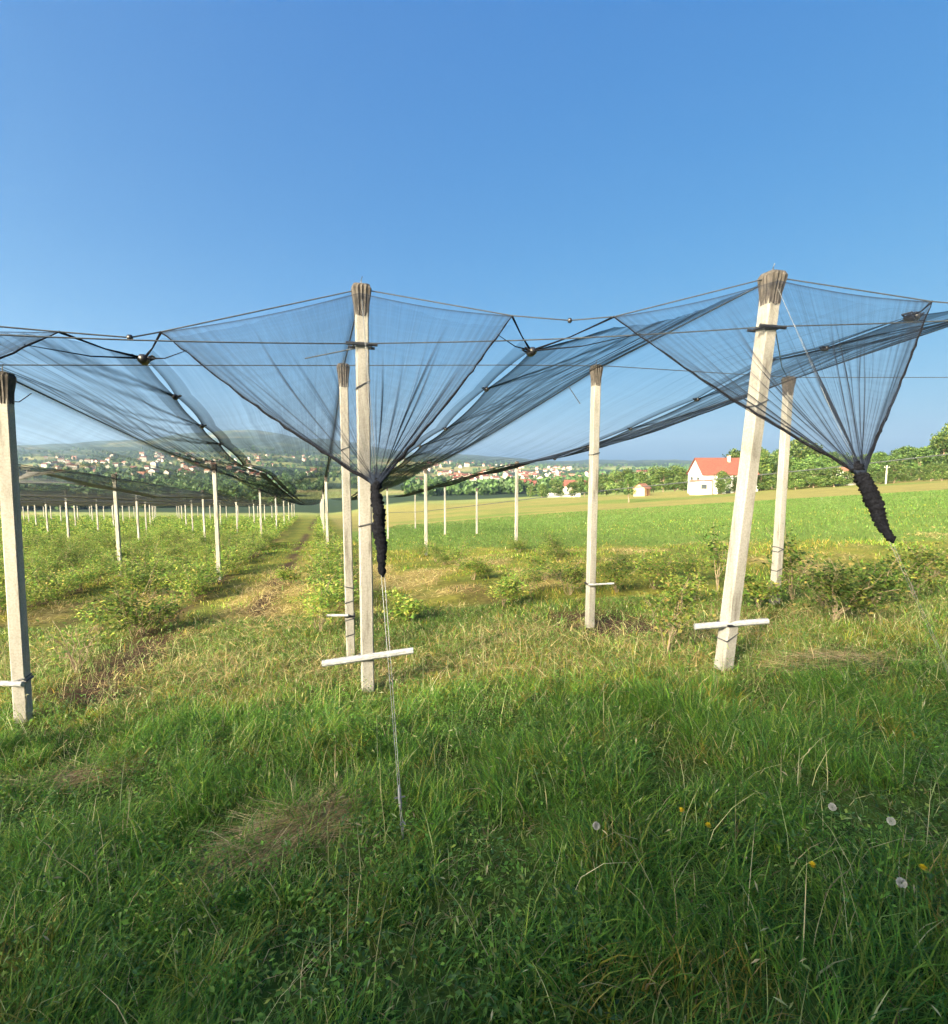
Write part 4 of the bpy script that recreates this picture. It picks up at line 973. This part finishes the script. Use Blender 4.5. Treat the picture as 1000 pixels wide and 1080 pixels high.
# utility pole, field stake
def pole(u, v0, v1, y, r, label, cat, name, mt, arm=False):
    a, b = at(u, v1, y), at(u, v0, y); z = g1(a[0], y); root = empty(name, (a[0], y, z)); tag(root, label, cat); m = MB(); m.tube([(0, 0, -.3), (0, 0, (b[2]-z)*.5), (0, 0, b[2]-z)], [r, r*.9, r*.75], 8); m.build('shaft', mt, root)
    m = MB(); h = b[2]-z
    if arm: m.box((0, 0, h-.35), (1.1, .09, .1)); m.tube([(-.45, 0, h-.3), (-.45, 0, h-.1)], .04, 6); m.tube([(.45, 0, h-.3), (.45, 0, h-.1)], .04, 6); m.build('cross_arm', mt, root)
    else: m.tube([(0, 0, h-.01), (0, 0, h+.04)], [r*.8, r*.4], 8); m.build('stake_tip', mt, root)
pole(934, 491, 514, 100., .16, 'pale utility pole standing in front of the dark wood', 'pole', 'utility_pole', M_CONC, True)
pole(866, 526, 541, 55., .06, 'thin pale stake in the yellow meadow left of the net roll', 'stake', 'field_stake', M_BAR)

# the town on the far slope
TG = 'houses of the far town'
M_TOWNW = plain('town render', (.33, .31, .28), .8, .1, 2)
kinds = [(M_TOWNW, M_ROOF, 'tiny white house with orange roof in the far town'), (M_CREAM, M_ROOF, 'tiny cream house with orange roof in the far town'), (M_TOWNW, M_ROOF2, 'tiny white house with brown roof in the far town'), (M_PINK, M_ROOF2, 'tiny brick house with brown roof in the far town'), (M_TOWNW, M_ROOF, 'tall white house block in the far town')]
TH = []
for i, (a, b, l) in enumerate(kinds):
    m = MB(); w, d, h, rh = ((10, 9, 5.6, 3), (12, 9, 4.2, 3.2), (9, 8, 6.5, 2.6), (11, 8, 5, 3), (13, 10, 9.5, 2.6))[i]; gable(m, w, d, h+2, rh, c=(0, 0, -2)); gable_roof(m, w, d, h, rh, m=1)
    for q in range(-1, 2):
        for zz in ((1.6, 4.2) if h > 5 else (1.6,)): m.box((q*w*.28, -d/2, zz), (1.1, .14, 1.3), m=2)
    TH.append(np_mesh('town_house', np.array(m.V), m.F, [a, b, M_GLASS], mi=m.M))
def town(n, u0, u1, r0, r1, dense, side):
    c = 0; tries = 0
    while c < n and tries < 4000:
        tries += 1; u = rw.uniform(u0, u1); r = r0*(r1/r0)**rw.random(); th = math.atan((u-500)/540); x, y = r*math.sin(th), r*math.cos(th)
        if fbm(np.array([x/70.]), np.array([y/70.]), 2)[0] < dense: continue
        k = rw.choice([0, 1, 1, 2, 3, 3, 0, 4]); o = link('town_house', TH[k], loc=(x, y, g1(x, y))); o.rotation_euler = (0, 0, rw.uniform(-.7, .7)+(PI/2 if rw.random() < .4 else 0)); s = rw.uniform(.7, 1.0); o.scale = (s, s, s)
        tag(o, kinds[k][2]+side, 'house', TG); c += 1
town(125, 45, 335, 800, 1900, .40, ' seen through the left nets')
town(130, 440, 600, 700, 1800, .40, ' between the two end posts')
town(38, 600, 725, 380, 900, .40, ' left of the white house')
for u, r in ((553, 330), (566, 350), (577, 380), (538, 360), (606, 300), (628, 320)):
    th = math.atan((u-500)/540); x, y = r*math.sin(th), r*math.cos(th); o = link('town_house', TH[0 if u % 2 else 1], loc=(x, y, g1(x, y))); o.rotation_euler = (0, 0, rw.uniform(-.4, .4)); tag(o, 'larger orange roofed house at the near edge of the far town', 'house', TG)
# woods among and beyond the town (one mass)
def woods():
    V, Fq, C = [], [], []; o = 0; r = np.random.default_rng(77); n = 0
    for i in range(9000):
        u = r.uniform(-60, 1050); rad = 300*(2600/300)**r.random(); th = math.atan((u-500)/540); x, y = rad*math.sin(th), rad*math.cos(th)
        if fbm(np.array([x/120.+5]), np.array([y/80.+2]), 3)[0] < (.50 if rad < 1500 else .42): continue
        k = 26 if rad > 800 else 70; qs = .22 if rad > 800 else .13; hh = r.uniform(5, 11); d = r.normal(0, 1, (k, 3)); d /= np.linalg.norm(d, axis=1)[:, None]; P = d*np.array([hh*.42, hh*.42, hh*.45])*r.uniform(.6, 1, (k, 1))+np.array([x, y, g1(x, y)+hh*.48])
        s = r.normal(0, 1, (k, 3)); s = s/np.linalg.norm(s, axis=1)[:, None]*hh*qs; t = np.cross(s, d); t = t/np.linalg.norm(t, axis=1)[:, None]*hh*qs
        V.append(np.stack([P-s, P+t, P+s, P-t], 1).reshape(-1, 3)); c = np.array([.04, .075, .022])*r.uniform(.7, 1.6); C.append(np.broadcast_to(c, (k*4, 3))*r.uniform(.8, 1.2, (k*4, 1))); Fq.append(np.arange(k*4).reshape(-1, 4)+o); o += k*4
    me = np_mesh('woods', np.vstack(V), np.vstack(Fq), [M_TREE], False, col=np.vstack(C)); tag(link('woods', me), 'far woods and trees scattered over the valley and hills', 'woods', kind='stuff')
woods()

# ------------------------------------------------------------------ dandelions
def flower(u, v, h, puff, label, grp):
    g = ground(u, v); y = g[1]; top = at(u, v, y); 
    # the head is what the picture shows; stand the stem on the ground below and a bit nearer
    yy = y*(1-h/CZ); hd = at(u, v, yy); x = hd[0]; z = g1(x, yy); root = empty('dandelion_clock' if puff else 'yellow_flower', (x, yy, z)); tag(root, label, 'flower', grp); hgt = hd[2]-z
    m = MB(); m.tube([(.01, .01, 0), (.004, .004, hgt*.6), (0, 0, hgt)], [.002, .0018, .0018], 5); m.build('stem', M_STEM, root)
    r = np.random.default_rng(int(u)); n = 95 if puff else 60
    d = r.normal(0, 1, (n, 3)); d /= np.linalg.norm(d, axis=1)[:, None]
    if not puff: d[:, 2] = np.abs(d[:, 2])*.5+.15; d /= np.linalg.norm(d, axis=1)[:, None]
    rad = .016 if puff else .015; m = MB()
    for q in d:
        s = np.cross(q, [.3, .5, .8]); s = s/np.linalg.norm(s)*(.0035 if puff else .003); c = np.array([0, 0, hgt]); t = np.cross(q, s)
        if puff: e = c+q*rad; m.add([c+q*rad*.2, e+s, e+q*.002, e-s], [[0, 1, 2, 3]]); m.add([c+q*rad*.2, e+t, e+q*.002, e-t], [[0, 1, 2, 3]])
        else: m.add([c-s, c+q*rad-s, c+q*rad*1.1+s*0, c+q*rad+s, c+s], [[0, 1, 2, 3, 4]])
    m.build('seed_head' if puff else 'petals', M_PUFF if puff else M_YELLOW, root)
for u, v, l in ((878, 851, 'white dandelion clock at right, topmost of three'), (940, 866, 'white dandelion clock near the right edge, between two others'), (951, 931, 'white dandelion clock at right, lowest of the group'), (629, 871, 'small white dandelion clock in the middle of the shaded grass')): flower(u, v, .26, True, l, 'dandelion clocks')
for u, v, l in ((719, 855, 'yellow flower, upper of the two near the centre right'), (747, 871, 'yellow flower just below right of another yellow flower'), (857, 913, 'yellow flower below the white dandelion clocks'), (974, 916, 'yellow flower near the right edge')): flower(u, v, .22, False, l, 'yellow flowers')

# ------------------------------------------------------------------ air
def haze():
    m, nt, out = mat('thin haze'); v = N(nt, 'ShaderNodeVolumePrincipled'); v.inputs['Color'].default_value = (.36, .54, .82, 1); v.inputs['Density'].default_value = .00021; v.inputs['Anisotropy'].default_value = .35
    nt.links.new(v.outputs[0], out.inputs['Volume']); mb = MB(); mb.box((0, 0, 100), (12600, 12600, 500)); o = mb.build('haze', m); tag(o, 'thin pale haze over the valley', 'haze', kind='stuff')
haze()

# ------------------------------------------------------------------ light, sky, camera
w_ = bpy.data.worlds.new('World'); S.world = w_; w_.use_nodes = True; nt = w_.node_tree; nt.nodes.clear()
out = nt.nodes.new('ShaderNodeOutputWorld'); bg = nt.nodes.new('ShaderNodeBackground'); sky = nt.nodes.new('ShaderNodeTexSky'); sky.sky_type = 'NISHITA'; sky.sun_disc = False
sky.sun_elevation = sun_el; sky.sun_rotation = math.atan2(sun_h[0], sun_h[1]); sky.altitude = 300; sky.air_density = 1.0; sky.dust_density = 2.0; sky.ozone_density = 2.0
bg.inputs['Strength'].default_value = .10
sp = nt.nodes.new('ShaderNodeSeparateColor'); cb = nt.nodes.new('ShaderNodeCombineColor'); nt.links.new(sky.outputs[0], sp.inputs[0])
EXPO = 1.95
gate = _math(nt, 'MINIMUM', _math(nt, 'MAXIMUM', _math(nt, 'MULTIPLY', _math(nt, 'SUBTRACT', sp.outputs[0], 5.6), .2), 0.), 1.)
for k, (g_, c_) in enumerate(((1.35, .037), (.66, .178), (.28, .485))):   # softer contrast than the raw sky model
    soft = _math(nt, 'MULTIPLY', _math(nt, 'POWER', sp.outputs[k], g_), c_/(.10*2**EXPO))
    glow = _math(nt, 'MULTIPLY', _math(nt, 'MULTIPLY', sp.outputs[k], gate), (4.6, 4.25, 3.0)[k]/(.10*2**EXPO))     # sky round the sun, boosted out of view to fill the shaded foreground
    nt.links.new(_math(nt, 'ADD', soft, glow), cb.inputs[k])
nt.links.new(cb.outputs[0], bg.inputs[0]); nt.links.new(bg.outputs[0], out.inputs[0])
sl = bpy.data.lights.new('sun', 'SUN'); sl.energy = 2.0; sl.angle = math.radians(.53); sl.color = (1, .89, .70); so = bpy.data.objects.new('sun', sl); COL.objects.link(so)
from mathutils import Vector
so.rotation_euler = Vector((-sun_h[0]*math.cos(sun_el), -sun_h[1]*math.cos(sun_el), -math.sin(sun_el))).to_track_quat('-Z', 'Y').to_euler(); so.location = (-20, -20, 30)
cam = bpy.data.cameras.new('camera'); cam.sensor_fit = 'HORIZONTAL'; cam.sensor_width = 36; cam.lens = 36*.540; cam.clip_start = .05; cam.clip_end = 20000
co = bpy.data.objects.new('camera', cam); COL.objects.link(co); co.location = (0, 0, CZ); co.rotation_euler = (PI/2-PITCH, 0, 0); S.camera = co
S.view_settings.view_transform = 'Standard'; S.view_settings.look = 'None'; S.view_settings.exposure = EXPO; S.view_settings.gamma = 1
S.cycles.transparent_max_bounces = 64; S.cycles.max_bounces = 6; S.cycles.diffuse_bounces = 3; S.cycles.use_denoising = True
S.cycles.volume_bounces = 0
